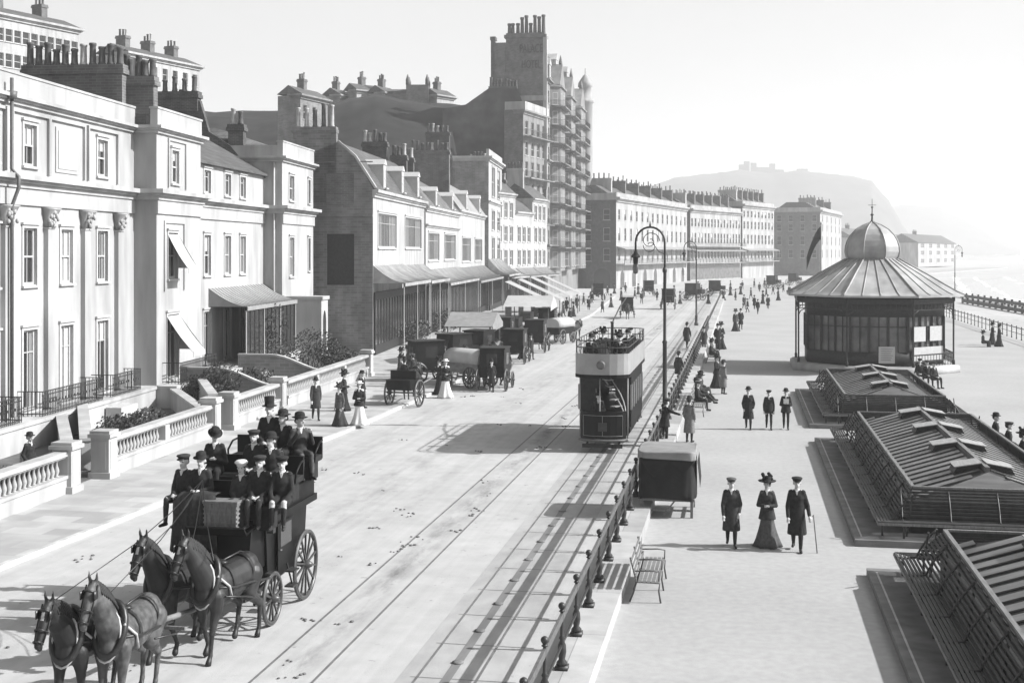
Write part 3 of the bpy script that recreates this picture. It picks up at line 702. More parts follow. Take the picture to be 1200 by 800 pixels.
class House:
    def __init__(s, name, label, A, B, depth=10, wallm='stucco', cat='house', group=None):
        s.A = Vector((A[0], A[1], 0)); s.B = Vector((B[0], B[1], 0)); s.d = (s.B-s.A).normalized(); s.L = (s.B-s.A).length
        s.rz = math.atan2(s.d.y, s.d.x); s.D = depth; s.wm = wallm; s.ops = []; s.side = []
        s.o = thing(name, label, cat, s.A, s.rz, group)
    def hit(s, px, off=0.0):                      # local x of a column on the front plane (off metres towards the street), k there
        u = (px-600)/F; r = Vector((u*CS-SN, u*SN+CS, 0)); n = Vector((s.d.y, -s.d.x, 0)); A = s.A+n*off
        t = (A-Vector((0, 0, 0))).dot(n)/r.dot(n); p = r*t
        return (p-A).dot(s.d), t/F
    def x(s, px, off=0.0): return s.hit(px, off)[0]
    def z(s, px, py, off=0.0): return ZK(py, s.hit(px, off)[1])
    def win(s, x0, x1, z0, z1, style='sash', fit=None, pale=False, y=0.0, cut=True, par=None):
        if cut: s.ops.append((x0, x1, z0, z1))
        fm, gm, gm2 = win_mesh(x1-x0, z1-z0, style)
        f = link('window', fm, par or s.o, (x0, y, z0)); link('pane', gm2 if pale else gm, f)
        if fit is None: fit = random.choice(['c', 'c', .3, .45, .2, 0])
        if fit == 'c': link('curtain', blind_mesh(x1-x0, z1-z0, 0)[1], f)
        elif fit: link('blind', blind_mesh(x1-x0, z1-z0, fit)[0], f)
        return f
    def pw(s, px0, px1, z0, z1, **k): return s.win(s.x(px0), s.x(px1), z0, z1, **k)
    def walls(s, z0, z1, extra=None, side_m=None, flat=True):
        b = MB(); b.wall(0, s.L, z0, z1, s.ops)
        b.face([(s.L, 0, z0), (s.L, s.D, z0), (s.L, s.D, z1), (s.L, 0, z1)])
        b.face([(0, s.D, z0), (0, s.D, z1), (s.L, s.D, z1), (s.L, s.D, z0)])
        if flat: b.face([(0, 0, z1), (s.L, 0, z1), (s.L, s.D, z1), (0, s.D, z1)])
        b.mi = 1
        T = lambda x, y, z: Vector((y, x, z))       # side wall: x runs inwards
        b.wall(0, s.D, z0, z1, s.side, 0, .25, T)
        if extra: extra(b)
        return b.build('wall', [M[s.wm], M[side_m or s.wm]], s.o, fix=False)
    def part(s, name, b, m, smooth=False): return b.build(name, m if isinstance(m, list) else M[m], s.o, smooth=smooth)
    def cornice(s, z0, z1, pr=.45, x0=None, x1=None, m=None, ret=True, off=0):
        b = MB(); x0 = -.0 if x0 is None else x0; x1 = s.L if x1 is None else x1; h = z1-z0
        for i, (a, c, p) in enumerate(((0, .35, .35), (.35, .6, .62), (.6, 1, 1))):
            e = pr*p; b.box(x0-(e if ret else 0), x1+(e if ret else 0), -off-e, -off+.05 if not ret else s.D*.5, z0+h*a+(.002 if i else 0), z0+h*c)
        return s.part('cornice', b, m or s.wm)
    def chimney(s, x0, x1, y0, y1, z0, z1, npots, m='brick', along='y', ph=1.0, pm='pot'):
        b = MB(); b.box(x0, x1, y0, y1, z0, z1); b.box(x0-.1, x1+.1, y0-.1, y1+.1, z1-.35, z1-.12); b.box(x0-.05, x1+.05, y0-.05, y1+.05, z1-.118, z1+.08)
        c = s.part('chimney', b, m)
        for i in range(npots):
            t = (i+.5)/npots; h = ph*random.uniform(.75, 1.15)
            xx, yy = (x0+(x1-x0)*.5, y0+(y1-y0)*t) if along == 'y' else (x0+(x1-x0)*t, (y0+y1)/2)
            r = .17
            q = MB(); q.lathe([(r*1.1, 0), (r*1.15, .08), (r*.95, .12), (r*.85, h-.14), (r*1.05, h-.1), (r*1.02, h), (r*.6, h-.02)], (0, 0, 0), 10)
            q.build('chimney_pot', M[random.choice([pm, pm, 'pot_l'])], c, (xx+random.uniform(-.05, .05), yy, z1+.08))
        return c
    def iron_balcony(s, x0, x1, off, z0, h=.95, name='balcony', slab=True, sp=.14):
        b = MB()
        if slab: b.mi = 1; b.box(x0, x1, -off, -.003, z0-.16, z0); b.mi = 0
        for zz in (z0+h, z0+h-.14, z0+.1): b.box(x0, x1, -off+.03, -off+.07, zz-.025, zz+.01)
        n = max(2, int((x1-x0)/sp))
        for i in range(n+1):
            x = x0+.02+(x1-x0-.04)*i/n; b.box(x-.012, x+.012, -off+.038, -off+.062, z0, z0+h-.03)
            if i < n and i % 2 == 0:
                b.lathe([(.055, -.01), (.055, .01)], (x+(x1-x0)/n/2, -off+.05, z0+h*.55), 8, 'y')
        for xx in (x0+.03, x1-.03):
            for zz in (z0+h, z0+.1): b.box(xx-.02, xx+.02, -off+.03, -.01, zz-.025, zz+.01)
            for i in range(1, max(2, int(off/.16))): b.box(xx-.012, xx+.012, -off+i*.16-.012, -off+i*.16+.012, z0, z0+h-.03)
        return b.build(name, [M['iron'], M[s.wm]], s.o)
    def tent_canopy(s, x0, x1, z_top, z_edge, off, m='zinc', posts=2, ribs=True, valance=True):
        """swept veranda roof on slim posts"""
        b = MB(); n = 7; prof = []
        for i in range(n+1):
            t = i/n; prof.append((-off*t, z_top-(z_top-z_edge)*(1-(1-t)**1.7)))
        for i in range(n):
            (y0, za), (y1, zb) = prof[i], prof[i+1]; f0 = .12*i/n*off; f1 = .12*(i+1)/n*off
            for dz in (0, -.05):
                b.face([(x0-f0*0, y0-.004, za+dz), (x1, y0-.004, za+dz), (x1, y1-.004, zb+dz), (x0, y1-.004, zb+dz)])
            for xx in (x0, x1): b.face([(xx, y0, za), (xx, y1, zb), (xx, y1, min(zb, z_edge)-.0), (xx, y0, z_edge)])
            if ribs:
                nr = max(2, int((x1-x0)/.55))
                for j in range(nr+1):
                    xx = x0+(x1-x0)*j/nr; b.bar((xx, y0, za+.015), (xx, y1, zb+.015), .035, .035)
        if valance: b.box(x0, x1, -off-.03, -off, z_edge-.22, z_edge)
        r = s.part('canopy', b, m)
        if posts:
            for j in range(posts):
                xx = x0+.08+(x1-x0-.16)*j/max(1, posts-1)
                q = MB(); q.lathe([(.05, 0), (.05, .1), (.03, .14), (.03, z_edge-.3), (.05, z_edge-.22)], (0, 0, 0), 8); q.build('post', M['sash'], s.o, (xx, -off+.08, 0))
        return r

# droppings and litter on the carriageway
random.seed(77); b = MB()
for i in range(80):
    x = random.choice([-7.9, -7.9, -11, -13.5, -9.6, -15])+random.gauss(0, .6); y = 18+random.random()**1.6*110
    for j in range(random.randint(2, 7)): r = random.uniform(.02, .055); b.ell((x+random.gauss(0, .12), y+random.gauss(0, .16), .012), (r, r*1.2, r*.5), 6, 4)
tag(b.build('street_litter', mat('dung', .15, .95, .4, 9)), kind='stuff')
# ------------------------------------------------------------------ frontage lines
def line_pt(px, px0, ik0, vp): return pt(px, (vp-px0)/(ik0*(vp-px)))
VP1 = 741.0
def L1(px, e=0.0):
    p = line_pt(px, 10, 31.06, VP1)
    return p+NRM*e
_a = line_pt(0, 10, 31.06, VP1); _b = line_pt(300, 10, 31.06, VP1); DIR1 = (_b-_a).normalized(); NRM = Vector((DIR1.y, -DIR1.x, 0))
def ray_hit(px, A, d):
    u = (px-600)/F; r = Vector((u*CS-SN, u*SN+CS, 0)); n = Vector((d.y, -d.x, 0)); return r*(A.dot(n)/r.dot(n))
random.seed(11)
ATT, FST, GND = (10.85, 12.45), (6.2, 8.42), (1.32, 4.45)
VILLA = 'white stucco villas behind the balustrades'
def entab(h, z0=9.3, pr=.5):
    h.cornice(9.95, 10.45, pr); b = MB(); b.box(-.08, h.L+.08, -.1, -.002, 9.3, 9.94); h.part('frieze', b, h.wm)
def parapet(h, z0=13.35, z1=14.25):
    h.cornice(z0-.25, z0+.1, .35)
    b = MB(); b.box(-.02, h.L+.02, -.06, .3, z0+.102, z1); b.box(-.06, h.L+.06, -.1, .35, z1+.002, z1+.1); h.part('parapet', b, h.wm)
def pilaster(h, x, w=.6, z0=1.3, z1=9.28):
    b = MB(); b.box(x-w/2, x+w/2, -.2, -.002, z0+.5, z1-.85); b.box(x-w/2-.08, x+w/2+.08, -.27, -.002, z0, z0+.5)
    b.box(x-w/2-.05, x+w/2+.05, -.24, -.002, z1-.86, z1-.8)
    p = h.part('pilaster', b, h.wm)
    c = MB(); random.seed(int(x*10))
    c.rings([[Vector((x+sx*(w/2+a), yy, zz)) for sx, yy in ((-1, -.2-a), (1, -.2-a), (1, -.01), (-1, -.01))] for a, zz in ((.0, z1-.78), (.05, z1-.4), (.16, z1-.1), (.2, z1-.02))])
    for i in range(16):
        c.ell((x+random.uniform(-w*.6, w*.6), -.25-random.uniform(0, .1), z1-.75+.62*random.random()), (.07, .08, .1), 7, 5)
    c.build('capital', M['stucco_b'], p)
def terrace(h, x0, x1, off, z=1.2):
    b = MB(); b.box(x0, x1, -off, -.01, .05, z-.15); b.box(x0-.03, x1+.03, -off-.06, -.01, z-.148, z); h.part('terrace', b, 'stucco')
# H1 : wide first villa, runs out of the picture on the left
A = L1(-62); B = L1(157)
h = House('villa', 'large white stucco villa with pilasters, nearest at left edge', A, B, 12, 'stucco', 'house', VILLA)
cols = [(-50, -28), (-18, -6), (23, 46), (66, 89), (110, 129)]
for i, (p0, p1) in enumerate(cols):
    a, c = h.x(p0), h.x(p1); mid = (a+c)/2
    if i in (3,):
        b = MB(); b.box(a-.12, c+.12, -.05, -.002, ATT[0]-.1, ATT[1]+.15); b.box(a+.05, c-.05, -.08, -.05, ATT[0]+.05, ATT[1]); h.part('blank_panel', b, 'stucco')
    else: h.win(mid-.52, mid+.52, *ATT, fit=.5 if i == 2 else .3)
    h.win(mid-.55, mid+.55, *FST, fit={2: .0, 3: 1.0, 4: 'c'}.get(i, 'c'), pale=(i == 3))
    h.win(mid-.58, mid+.58, *GND, style='french', fit={2: 'c', 3: 1.0}.get(i, .3))
for i, (p0, p1) in enumerate(cols):
    a, c = h.x(p0)-.75, h.x(p1)+.75; b = MB()
    for x0, x1, za, zb in ((a, a+.1, 10.55, 12.95), (c-.1, c, 10.55, 12.95), (a+.1, c-.1, 12.83, 12.95)): b.box(x0, x1, -.12, -.002, za, zb)
    h.part('moulding', b, 'stucco')
h.walls(0, 14.0); entab(h); parapet(h)
for px in (-58, 5, 55, 98, 137): pilaster(h, h.x(px))
terrace(h, 0, h.L, 1.15)
for p0, p1 in ((-52, -5), (20, 94), (106, 140)): h.iron_balcony(h.x(p0), h.x(p1), 1.05, 1.21, .95, slab=False)
for k in (0, 1):
    b = MB(); b.box(h.x(102)-.9, h.x(102)+.9, -1.9-k*.0, -1.22, .05, .9) if k == 0 else b.box(h.x(102)-.9, h.x(102)+.9, -2.5, -1.91, .05, .5)
    h.part('step', b, 'stone')
h.chimney(h.L-.55, h.L+.0, .35, 5.2, 13.5, 16.2, 11, 'brick_mid')
b = MB(); b.tube([(h.x(4), -.33, 14.0), (h.x(4), -.33, 10.6), (h.x(4), -.6, 10.3), (h.x(4), -.6, 9.9), (h.x(4), -.33, 9.2), (h.x(4), -.33, 1.3)], .07); b.lathe([(.18, 13.2), (.2, 13.5), (.12, 13.5)], (h.x(4), -.33, 0), 8); h.part('drainpipe', b, 'iron_g')
# low hipped roof behind the parapet
b = MB(); b.rings([[Vector(p) for p in ((.4, .6, 13.9), (h.L-.7, .6, 13.9), (h.L-.7, 11.5, 13.9), (.4, 11.5, 13.9))], [Vector(p) for p in ((3, 5, 15.2), (h.L-3, 5, 15.2), (h.L-3, 7, 15.2), (3, 7, 15.2))]]); h.part('roof', b, 'slate')
# H2 : projecting bay house
A = L1(157, 1.1); B = ray_hit(235, A, DIR1)
h = House('villa', 'projecting white stucco villa with white awning blinds, second from the left', A, B, 12, 'stucco', 'house', VILLA)
m0 = (h.x(199)+h.x(211))/2; h.win(m0-.48, m0+.48, *ATT, fit=.3)
m1 = (h.x(192)+h.x(212))/2; h.win(m1-.62, m1+.62, *FST, fit=0)
h.win(m1-.75, m1+.75, *GND, style='french', fit=0)
h.walls(0, 14.0, side_m='stucco_b'); entab(h); parapet(h)
for a, c, z0, z1 in ((m1-1.2, m1+1.6, 5.6, 9.0), (m0-1.0, m0+1.5, 10.6, 13.0)):
    b = MB()
    for x0, x1, za, zb in ((a, a+.12, z0, z1), (c-.12, c, z0, z1), (a+.12, c-.12, z1-.12, z1)): b.box(x0, x1, -.08, -.002, za, zb)
    h.part('moulding', b, 'stucco')
def awning(h, x0, x1, zt, zb, off, m='canvas_w'):
    b = MB(); n = 6
    for dz in (0, -.03):
        for i in range(n):
            t0, t1 = i/n, (i+1)/n; sag = lambda t: -.1*sin(pi*t)
            b.face([(x0, -.03-off*t0, zt+(zb-zt)*t0+sag(t0)+dz), (x1, -.03-off*t0, zt+(zb-zt)*t0+sag(t0)+dz), (x1, -.03-off*t1, zt+(zb-zt)*t1+sag(t1)+dz), (x0, -.03-off*t1, zt+(zb-zt)*t1+sag(t1)+dz)])
    b.face([(x1, -.03, zt), (x1, -.03-off, zb), (x1, -.03, zb)])
    b.box(x0, x1, -.05-off, -.03-off, zb-.25, zb); h.part('awning', b, m)
awning(h, m1-.7, m1+.7, 8.35, 6.7, 1.0); awning(h, m1-.85, m1+.85, 4.4, 2.7, 1.3)
terrace(h, -.2, h.L, 1.0); h.iron_balcony(m1-1.4, h.L-.1, .95, 1.21, 1.0, slab=False)
h.chimney(-.0, .55, .15, 1.75, 13.5, 15.7, 5, 'brick_mid')
b = MB(); b.rings([[Vector(p) for p in ((.8, .6, 13.9), (h.L-.3, .6, 13.9), (h.L-.3, 11.5, 13.9), (.8, 11.5, 13.9))], [Vector(p) for p in ((2, 5, 15.4), (h.L-1.5, 5, 15.4), (h.L-1.5, 7, 15.4), (2, 7, 15.4))]]); h.part('roof', b, 'slate')
H2B = h.B
# H3 : recessed house with attic roof and dark glazed veranda
A = L1(224); B = L1(309)
h = House('villa', 'recessed white villa with glazed dark veranda and slate attic roof', A, B, 11, 'stucco', 'house', VILLA)
for p0, p1 in ((236, 249), (262, 271), (277, 291)):
    mid = (h.x(p0)+h.x(p1))/2
    h.win(mid-.55, mid+.55, *FST, fit=random.choice(['c', .4])); h.win(mid-.55, mid+.55, 10.75, 12.0, style='casement', fit=0); h.win(mid-.6, mid+.6, 1.35, 4.2, style='french', fit=0)
h.walls(0, 12.4); entab(h)
b = MB(); b.prism([(-.3, 12.3), (-.3, 12.42), (4.2, 15.0), (11, 12.4), (11, 12.2)], 0, h.L, 'x'); h.part('roof', b, 'slate')
b = MB()      # dark party wall rising above it
b.prism([(-.2, 12.2), (1.1, 13.0), (2.2, 14.3), (3.6, 15.2), (4.2, 17.2), (8.2, 17.2), (9.4, 14.5), (11.5, 12.5)], h.L-.02, h.L+.42, 'x'); h.part('party_wall', b, 'brick')
h.chimney(h.L-.15, h.L+.55, 4.3, 8.2, 16.5, 17.7, 6, 'brick')
terrace(h, .0, h.L, 2.2)
h.tent_canopy(h.x(243, 0)+.2, h.L-.1, 5.45, 4.45, 2.2, 'lead', 4, valance=True)
b = MB()
nx = 12
for i in range(nx+1):
    x = h.x(243)+.3+(h.L-.4-h.x(243)-.3)*i/nx; b.box(x-.03, x+.03, -2.12, -2.04, 1.2, 4.3)
for z in (1.9, 3.5): b.box(h.x(243)+.3, h.L-.1, -2.11, -2.05, z-.025, z+.025)
f = h.part('veranda_screen', b, 'wood_d'); b = MB(); b.box(h.x(243)+.3, h.L-.1, -2.085, -2.075, 1.2, 4.3); b.build('pane', M['glass'], f)
# H4 : narrow projecting house with arched porch
A = L1(309, 1.2); B = ray_hit(367, A, DIR1)
h = House('villa', 'narrow projecting villa with arched porch beside the dark blank wall', A, B, 12, 'stucco', 'house', VILLA)
m0 = (h.x(335)+h.x(348))/2
h.win(m0-.55, m0+.55, *ATT, fit=0); h.win(m0-.55, m0+.55, 5.9, FST[1], fit='c')
xs = (h.x(360)+h.x(364))/2
for z0, z1 in (ATT, FST): h.win(xs-.28, xs+.28, z0, z1, style='casement', fit=0)
h.win(m0-.8, m0+.6, 1.4, 4.2, style='french', fit=0)
h.walls(0, 14.3, side_m='stucco_b'); entab(h); parapet(h, 13.5, 14.5)
b = MB()      # porch with a round arch
pb = [(-1.6, .1), (-1.6, 4.4), (1.6, 4.4), (1.6, .1), (.8, .1), (.8, 2.9)]+[(.8*cos(t*pi/10), 2.9+.8*sin(t*pi/10)) for t in range(1, 10)]+[(-.8, 2.9), (-.8, .1)]
px_ = 1.9
b.prism([(p[0]*.55+px_, p[1]) for p in pb], -2.3, -2.0, 'y'); b.box(px_-.88, px_-.6, -2.0, -.01, .1, 4.398); b.box(px_+.6, px_+.88, -2.0, -.01, .1, 4.398); b.box(px_-.95, px_+.95, -2.4, -.01, 4.4, 4.62); h.part('porch', b, 'stucco')
b = MB(); b.box(px_-.45, px_+.45, -.07, -.003, .6, 3.3); d = h.part('door', b, 'wood_d'); b = MB(); b.lathe([(.03, 0), (.045, .04), (.02, .06)], (px_+.35, -.07, 1.7), 8, 'y'); b.build('handle', M['iron_g'], d)
terrace(h, 0, h.L, .9)
b = MB(); b.rings([[Vector(p) for p in ((.3, .6, 14.1), (h.L-.7, .6, 14.1), (h.L-.7, 11.5, 14.1), (.3, 11.5, 14.1))], [Vector(p) for p in ((1.5, 5, 15.6), (h.L-2, 5, 15.6), (h.L-2, 7, 15.6), (1.5, 7, 15.6))]]); h.part('roof', b, 'slate')
h.chimney(.1, .8, 6.5, 9.0, 14.0, 16.9, 5, 'brick'); h.chimney(.2, .8, 2.6, 3.6, 14.0, 15.6, 2, 'brick')
b = MB(); b.tube([(-.08, .5, 0.3), (-.08, .5, 13.2)], .06); h.part('drainpipe', b, 'sash')

# ------------------------------------------------------------------ houses beyond the dark party wall (front on the pavement)
VP2 = 738.0
def L2(px, e=0.0): return line_pt(px, 437, 16.45, VP2)+NRM*e
ROW = 'white bow-fronted houses of the middle row'
def mansard(h, zb, zk, zr, y1, yr, m='lead', nd=2, dx=None):
    b = MB(); b.prism([(-.2, zb), (y1, zk), (yr, zr), (h.D, zb+.2), (h.D, zb-.1), (0, zb-.1)], .02, h.L-.02, 'x'); r = h.part('roof', b, m)
    for i in range(nd):
        x = h.L*(i+.5)/nd if dx is None else dx[i]; w = .95; zt = zb+(zk-zb)*.86
        q = MB(); q.box(x-w/2, x+w/2, -.12, y1+.3, zb+.12, zt); q.prism([(x-w/2-.12, zt+.002), (x+w/2+.12, zt+.002), (x, zt+.42)], -.2, y1+.5, 'y')
        d = q.build('dormer', M['sash'], r); fm, gm, g2 = win_mesh(w*.66, (zt-zb)*.7, 'far'); f = link('window', fm, d, (x-w*.33, -.24, zb+.25)); link('pane', gm, f)
    return r
def dark_shopfront(h, zt=4.5):  # dark wood and glass put the missing canopy shade into the colour
    b = MB(); b.box(.15, h.L-.15, -.16, -.06, zt-.55, zt); b.box(.15, h.L-.15, -.16, -.06, .15, .8); n = max(3, int(h.L/1.1))
    for i in range(n+1): x = .2+(h.L-.4)*i/n; b.box(x-.06, x+.06, -.15, -.06, .8, zt-.55)
    f = h.part('shop_front', b, 'wood_d'); b = MB(); b.box(.2, h.L-.2, -.11, -.09, .8, zt-.55); b.build('pane', M['glass'], f)
# H5 with the tall bare side wall
A = L2(437); B = L2(497)
h = House('terraced_house', 'tall house showing a bare dark side wall with blocked window', A, B, 11, 'stucco_c', 'house', ROW)
for p0, p1 in ((442, 465), (474, 494)):
    a, c = h.x(p0), h.x(p1); h.win(a+.25, c-.25, 7.8, 10.3, style='casement', fit='c')
for p0, p1 in ((444, 466), (474, 494)):
    a, c = h.x(p0), h.x(p1); h.win(a+.2, c-.2, .5, 4.3, style='french', fit=0)
kk = 1/16.45
def yl(px): return (437-px)*kk/CS
h.side = [(yl(415), yl(382.5), ZK(334, kk), ZK(274, kk))]
def gable(b):
    b.face([Vector((0, 0, 11.9)), Vector((0, -.0, 12.0)), Vector((0, 1.25, ZK(184, kk))), Vector((0, yl(396), ZK(166, kk))), Vector((0, h.D, 12)), Vector((0, h.D, 11.9))])
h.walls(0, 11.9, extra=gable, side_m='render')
b = MB(); b.box(.2, .24, yl(415), yl(382.5), ZK(334, kk), ZK(274, kk)); s_ = h.part('blocked_window', b, 'wood_d')
b = MB(); b.box(-.05, -.002, yl(414.5), yl(382), ZK(240, kk), ZK(203, kk)); h.part('blank_panel', b, 'brick_mid')
b = MB(); b.box(-.1, -.002, .0, 8, ZK(252, kk)-.12, ZK(252, kk)+.1); b.box(-.08, -.002, .0, 8, ZK(189, kk)-.08, ZK(189, kk)); h.part('string_course', b, 'render')
b = MB(); p0 = [(-.2, 12.0), (1.25, ZK(184, kk)), (yl(396), ZK(166, kk))]
for (ya, za), (yb, zb) in zip(p0, p0[1:]): b.bar((-.02, ya, za+.06), (-.02, yb, zb+.06), .34, .16)
h.part('verge', b, 'stucco')
dark_shopfront(h, 4.6); mansard(h, 12.0, ZK(184, kk), ZK(166, kk), 1.25, yl(396), 'slate', 3)
h.cornice(11.4, 11.95, .4, ret=False)
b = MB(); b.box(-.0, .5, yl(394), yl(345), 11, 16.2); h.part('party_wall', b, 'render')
h.chimney(-.02, .62, yl(393), yl(343), 15.6, 16.35, 5, 'render', ph=1.5, pm='pot')
h.chimney(h.L-.4, h.L+.3, 3.3, 5.5, 12.5, 17.2, 5, 'brick')
h.tent_canopy(.1, h.L*.52, 6.5, 5.25, 2.3, 'zinc', 3); h.tent_canopy(h.L*.54, h.L-.1, 6.4, 5.15, 2.3, 'zinc', 3)
# H6, H7
A = L2(497, .15); B = L2(536, .15)
h = House('terraced_house', 'white house with paired shuttered windows over a swept grey canopy', A, B, 11, 'stucco', 'house', ROW)
for p0, p1 in ((501, 515), (520, 534)): h.win(h.x(p0)+.3, h.x(p1)-.3, 6.7, 9.2, style='casement', fit='c')
for p0, p1 in ((501, 515), (520, 534)): h.win(h.x(p0)+.2, h.x(p1)-.2, .5, 4.2, style='french', fit=0)
h.walls(0, 11.6); h.cornice(11.1, 11.6, .35, ret=False); h.cornice(9.7, 10.0, .25, ret=False)
dark_shopfront(h, 4.4); mansard(h, 11.6, 13.4, 15.2, 1.3, 4.5, 'brick_mid', 2); h.chimney(-.3, .4, 1.7, 3.1, 12, 16.0, 3, 'brick'); h.chimney(h.L*.5, h.L*.5+.6, 3, 4.8, 13, 16.6, 4, 'brick'); h.chimney(h.L-.35, h.L+.35, 1.0, 5.2, 11.7, 18.2, 8, 'brick_mid')
h.tent_canopy(.2, h.L-.2, 5.9, 4.7, 2.2, 'zinc', 3)
A = L2(536, .1); B = L2(567, .1)
h = House('terraced_house', 'low white house with small dormers between canopies', A, B, 11, 'stucco_c', 'house', ROW)
for i in range(2): h.win(h.L*(.12+.46*i), h.L*(.42+.46*i), 6.4, 9.0, style='casement', fit='c'); h.win(h.L*(.1+.46*i), h.L*(.42+.46*i), .5, 4.0, style='french', fit=0)
h.walls(0, 12.0); h.cornice(11.5, 12.0, .35, ret=False); dark_shopfront(h, 4.2); mansard(h, 12.0, 14.2, 16, 1.4, 4.5, 'lead', 2); h.chimney(h.L-.4, h.L+.3, 4, 8, 13, 18, 6, 'brick_mid')
h.tent_canopy(.2, h.L-.3, 5.8, 4.4, 2.4, 'lead', 3)
# H8 tall narrow
A = L2(567, .6); B = L2(583, .6)
h = House('terraced_house', 'tall narrow house with flat parapet rising above its neighbours', A, B, 9, 'stucco', 'house', ROW)
for z0, z1 in ((6.5, 9.3), (10.3, 12.8), (14.6, 18.4)): h.win(h.L*.22, h.L*.44, z0, z1, fit='c'); h.win(h.L*.62, h.L*.84, z0, z1, fit=.3)
h.win(h.L*.2, h.L*.8, .5, 4.2, style='french', fit=0)
dark_shopfront(h, 4.3); h.walls(0, 19.3, side_m='render'); h.cornice(18.9, 19.5, .5); b = MB(); b.box(-.02, h.L+.02, -.05, .3, 19.502, 20.4); h.part('parapet', b, 'stucco'); h.cornice(13.6, 13.95, .3, ret=False)
h.chimney(.2, .9, 5, 8, 19, 22.5, 5, 'brick'); h.tent_canopy(.1, h.L-.1, 8.2-1.6, 4.6, 2.6, 'zinc', 2)
for px0, k0_, px1, k1_, zt, tone, lab, seed in ((581, 8.65, 604, 8.3, 15.6, 'stucco_c', 'white house with sloping roof and dark chimney pots past the tall narrow one', 1), (604, 8.3, 624, 7.95, 13.2, 'stucco', 'low white house with plain parapet near the tower hotel', 2), (624, 7.95, 641, 7.65, 15.4, 'stucco_c', 'slim white house with bay windows touching the tower hotel', 3)):
    A = pt(px0, 1/k0_); B = pt(px1, 1/k1_); h = House('terraced_house', lab, A, B, 5, tone, 'house', ROW); nf = 4
    for f in range(nf):
        z0 = 5.6+f*3.3
        if z0+2.1 > zt-.7: break
        for i in range(3): h.win(h.L*(.12+.29*i), h.L*(.12+.29*i)+h.L*.17, z0, z0+2.1, fit='c')
    for i in range(2): h.win(h.L*(.1+.45*i), h.L*(.42+.45*i), .4, 3.9, style='french', fit=0)
    h.walls(0, zt); h.cornice(zt-.5, zt, .4, ret=False); dark_shopfront(h, 4.0); mansard(h, zt, zt+1.4, zt+2.2, 1.4, 2.8, 'slate', 0); h.chimney(.1, .7, 1.5, 4, zt+1, zt+4.4, 5, 'brick' if seed != 3 else 'stucco'); h.tent_canopy(.2, h.L-.2, 5.2, 4.1, 2.2, 'canvas' if seed > 1 else 'zinc', 2)

# ------------------------------------------------------------------ tower hotel
ikA, ikB = 7.0, 5.7
A = pt(640, 1/ikA); B = pt(678, 1/ikB)
h = House('tower_hotel', 'towering many storeyed hotel with mansard roof, balconies and rooftop chimneys', A, B, 8.5, 'stucco_h', 'hotel')
nb = 8; zc = 36.5
fl = [(4.9, 7.5), (8.6, 11.2), (12.3, 14.9), (16.0, 18.5), (19.6, 22.0), (23.0, 25.3), (26.3, 28.5), (29.4, 31.6), (32.7, 34.8)]
bays = [(.10, .27), (.42, .60), (.76, .97)]
for z0, z1 in fl:
    for i in range(nb):
        t = (i+.5)/nb
        if any(a-.02 < t < c+.02 for a, c in bays): continue
        h.win(h.L*t-.8, h.L*t+.8, z0, z1, style='far', fit=0)
T = 44.5
h.walls(0, zc, side_m='brick_mid', flat=True)
for a, c in bays:      # canted projecting bays with balconies
    x0, x1 = h.L*a, h.L*c; b = MB(); e = 1.7; q = .9
    pl = [(x0, 0), (x0+q, -e), (x1-q, -e), (x1, 0)]; b.prism(pl, 4.2, zc-.3)
    for zz in (8.0, 11.7, 15.3, 19, 22.4, 25.7, 28.9, 32.2, 35.9): b.prism([(x0-.25, -.01), (x0+q-.2, -e-.3), (x1-q+.2, -e-.3), (x1+.25, -.01)], zz-.15, zz+.15)
    b.prism([(x0+q-.3, zc-.28), (x1-q+.3, zc-.28), ((x0+x1)/2+.25, zc+3.6), ((x0+x1)/2-.25, zc+3.6)], -e+.05, 1.6, 'y'); b.lathe([(.3, zc+3.55), (.35, zc+3.9), (.05, zc+5.2)], ((x0+x1)/2, -e+.4, 0), 8)
    by = h.part('bay', b, 'stucco_h')
    for z0, z1 in fl:
        for (xa, ya), (xb, yb) in zip(pl, pl[1:]):
            L = math.hypot(xb-xa, yb-ya); ang = math.atan2(yb-ya, xb-xa); n = 2 if L > 3 else 1
            for j in range(n):
                t = (j+.5)/n; ww = 1.3 if n > 1 else min(.95, L*.55); fm, gm, g2 = win_mesh(ww, z1-z0, 'far')
                cx, cy = xa+(xb-xa)*t-cos(ang)*ww/2, ya+(yb-ya)*t-sin(ang)*ww/2; nx_, ny_ = sin(ang)*.12, -cos(ang)*.12
                f = link('window', fm, by, (cx+nx_, cy+ny_, z0), (0, 0, ang)); link('pane', gm, f)
    for z0 in (8.6, 12.3, 16.0, 19.6, 23, 26.3, 29.4, 32.7): h.iron_balcony(x0-.1, x1+.1, 2.7, z0-.35, 1.05, sp=.3)
for zz in (8.1, 22.4, 36.0): h.cornice(zz, zz+.6, .6, ret=False)
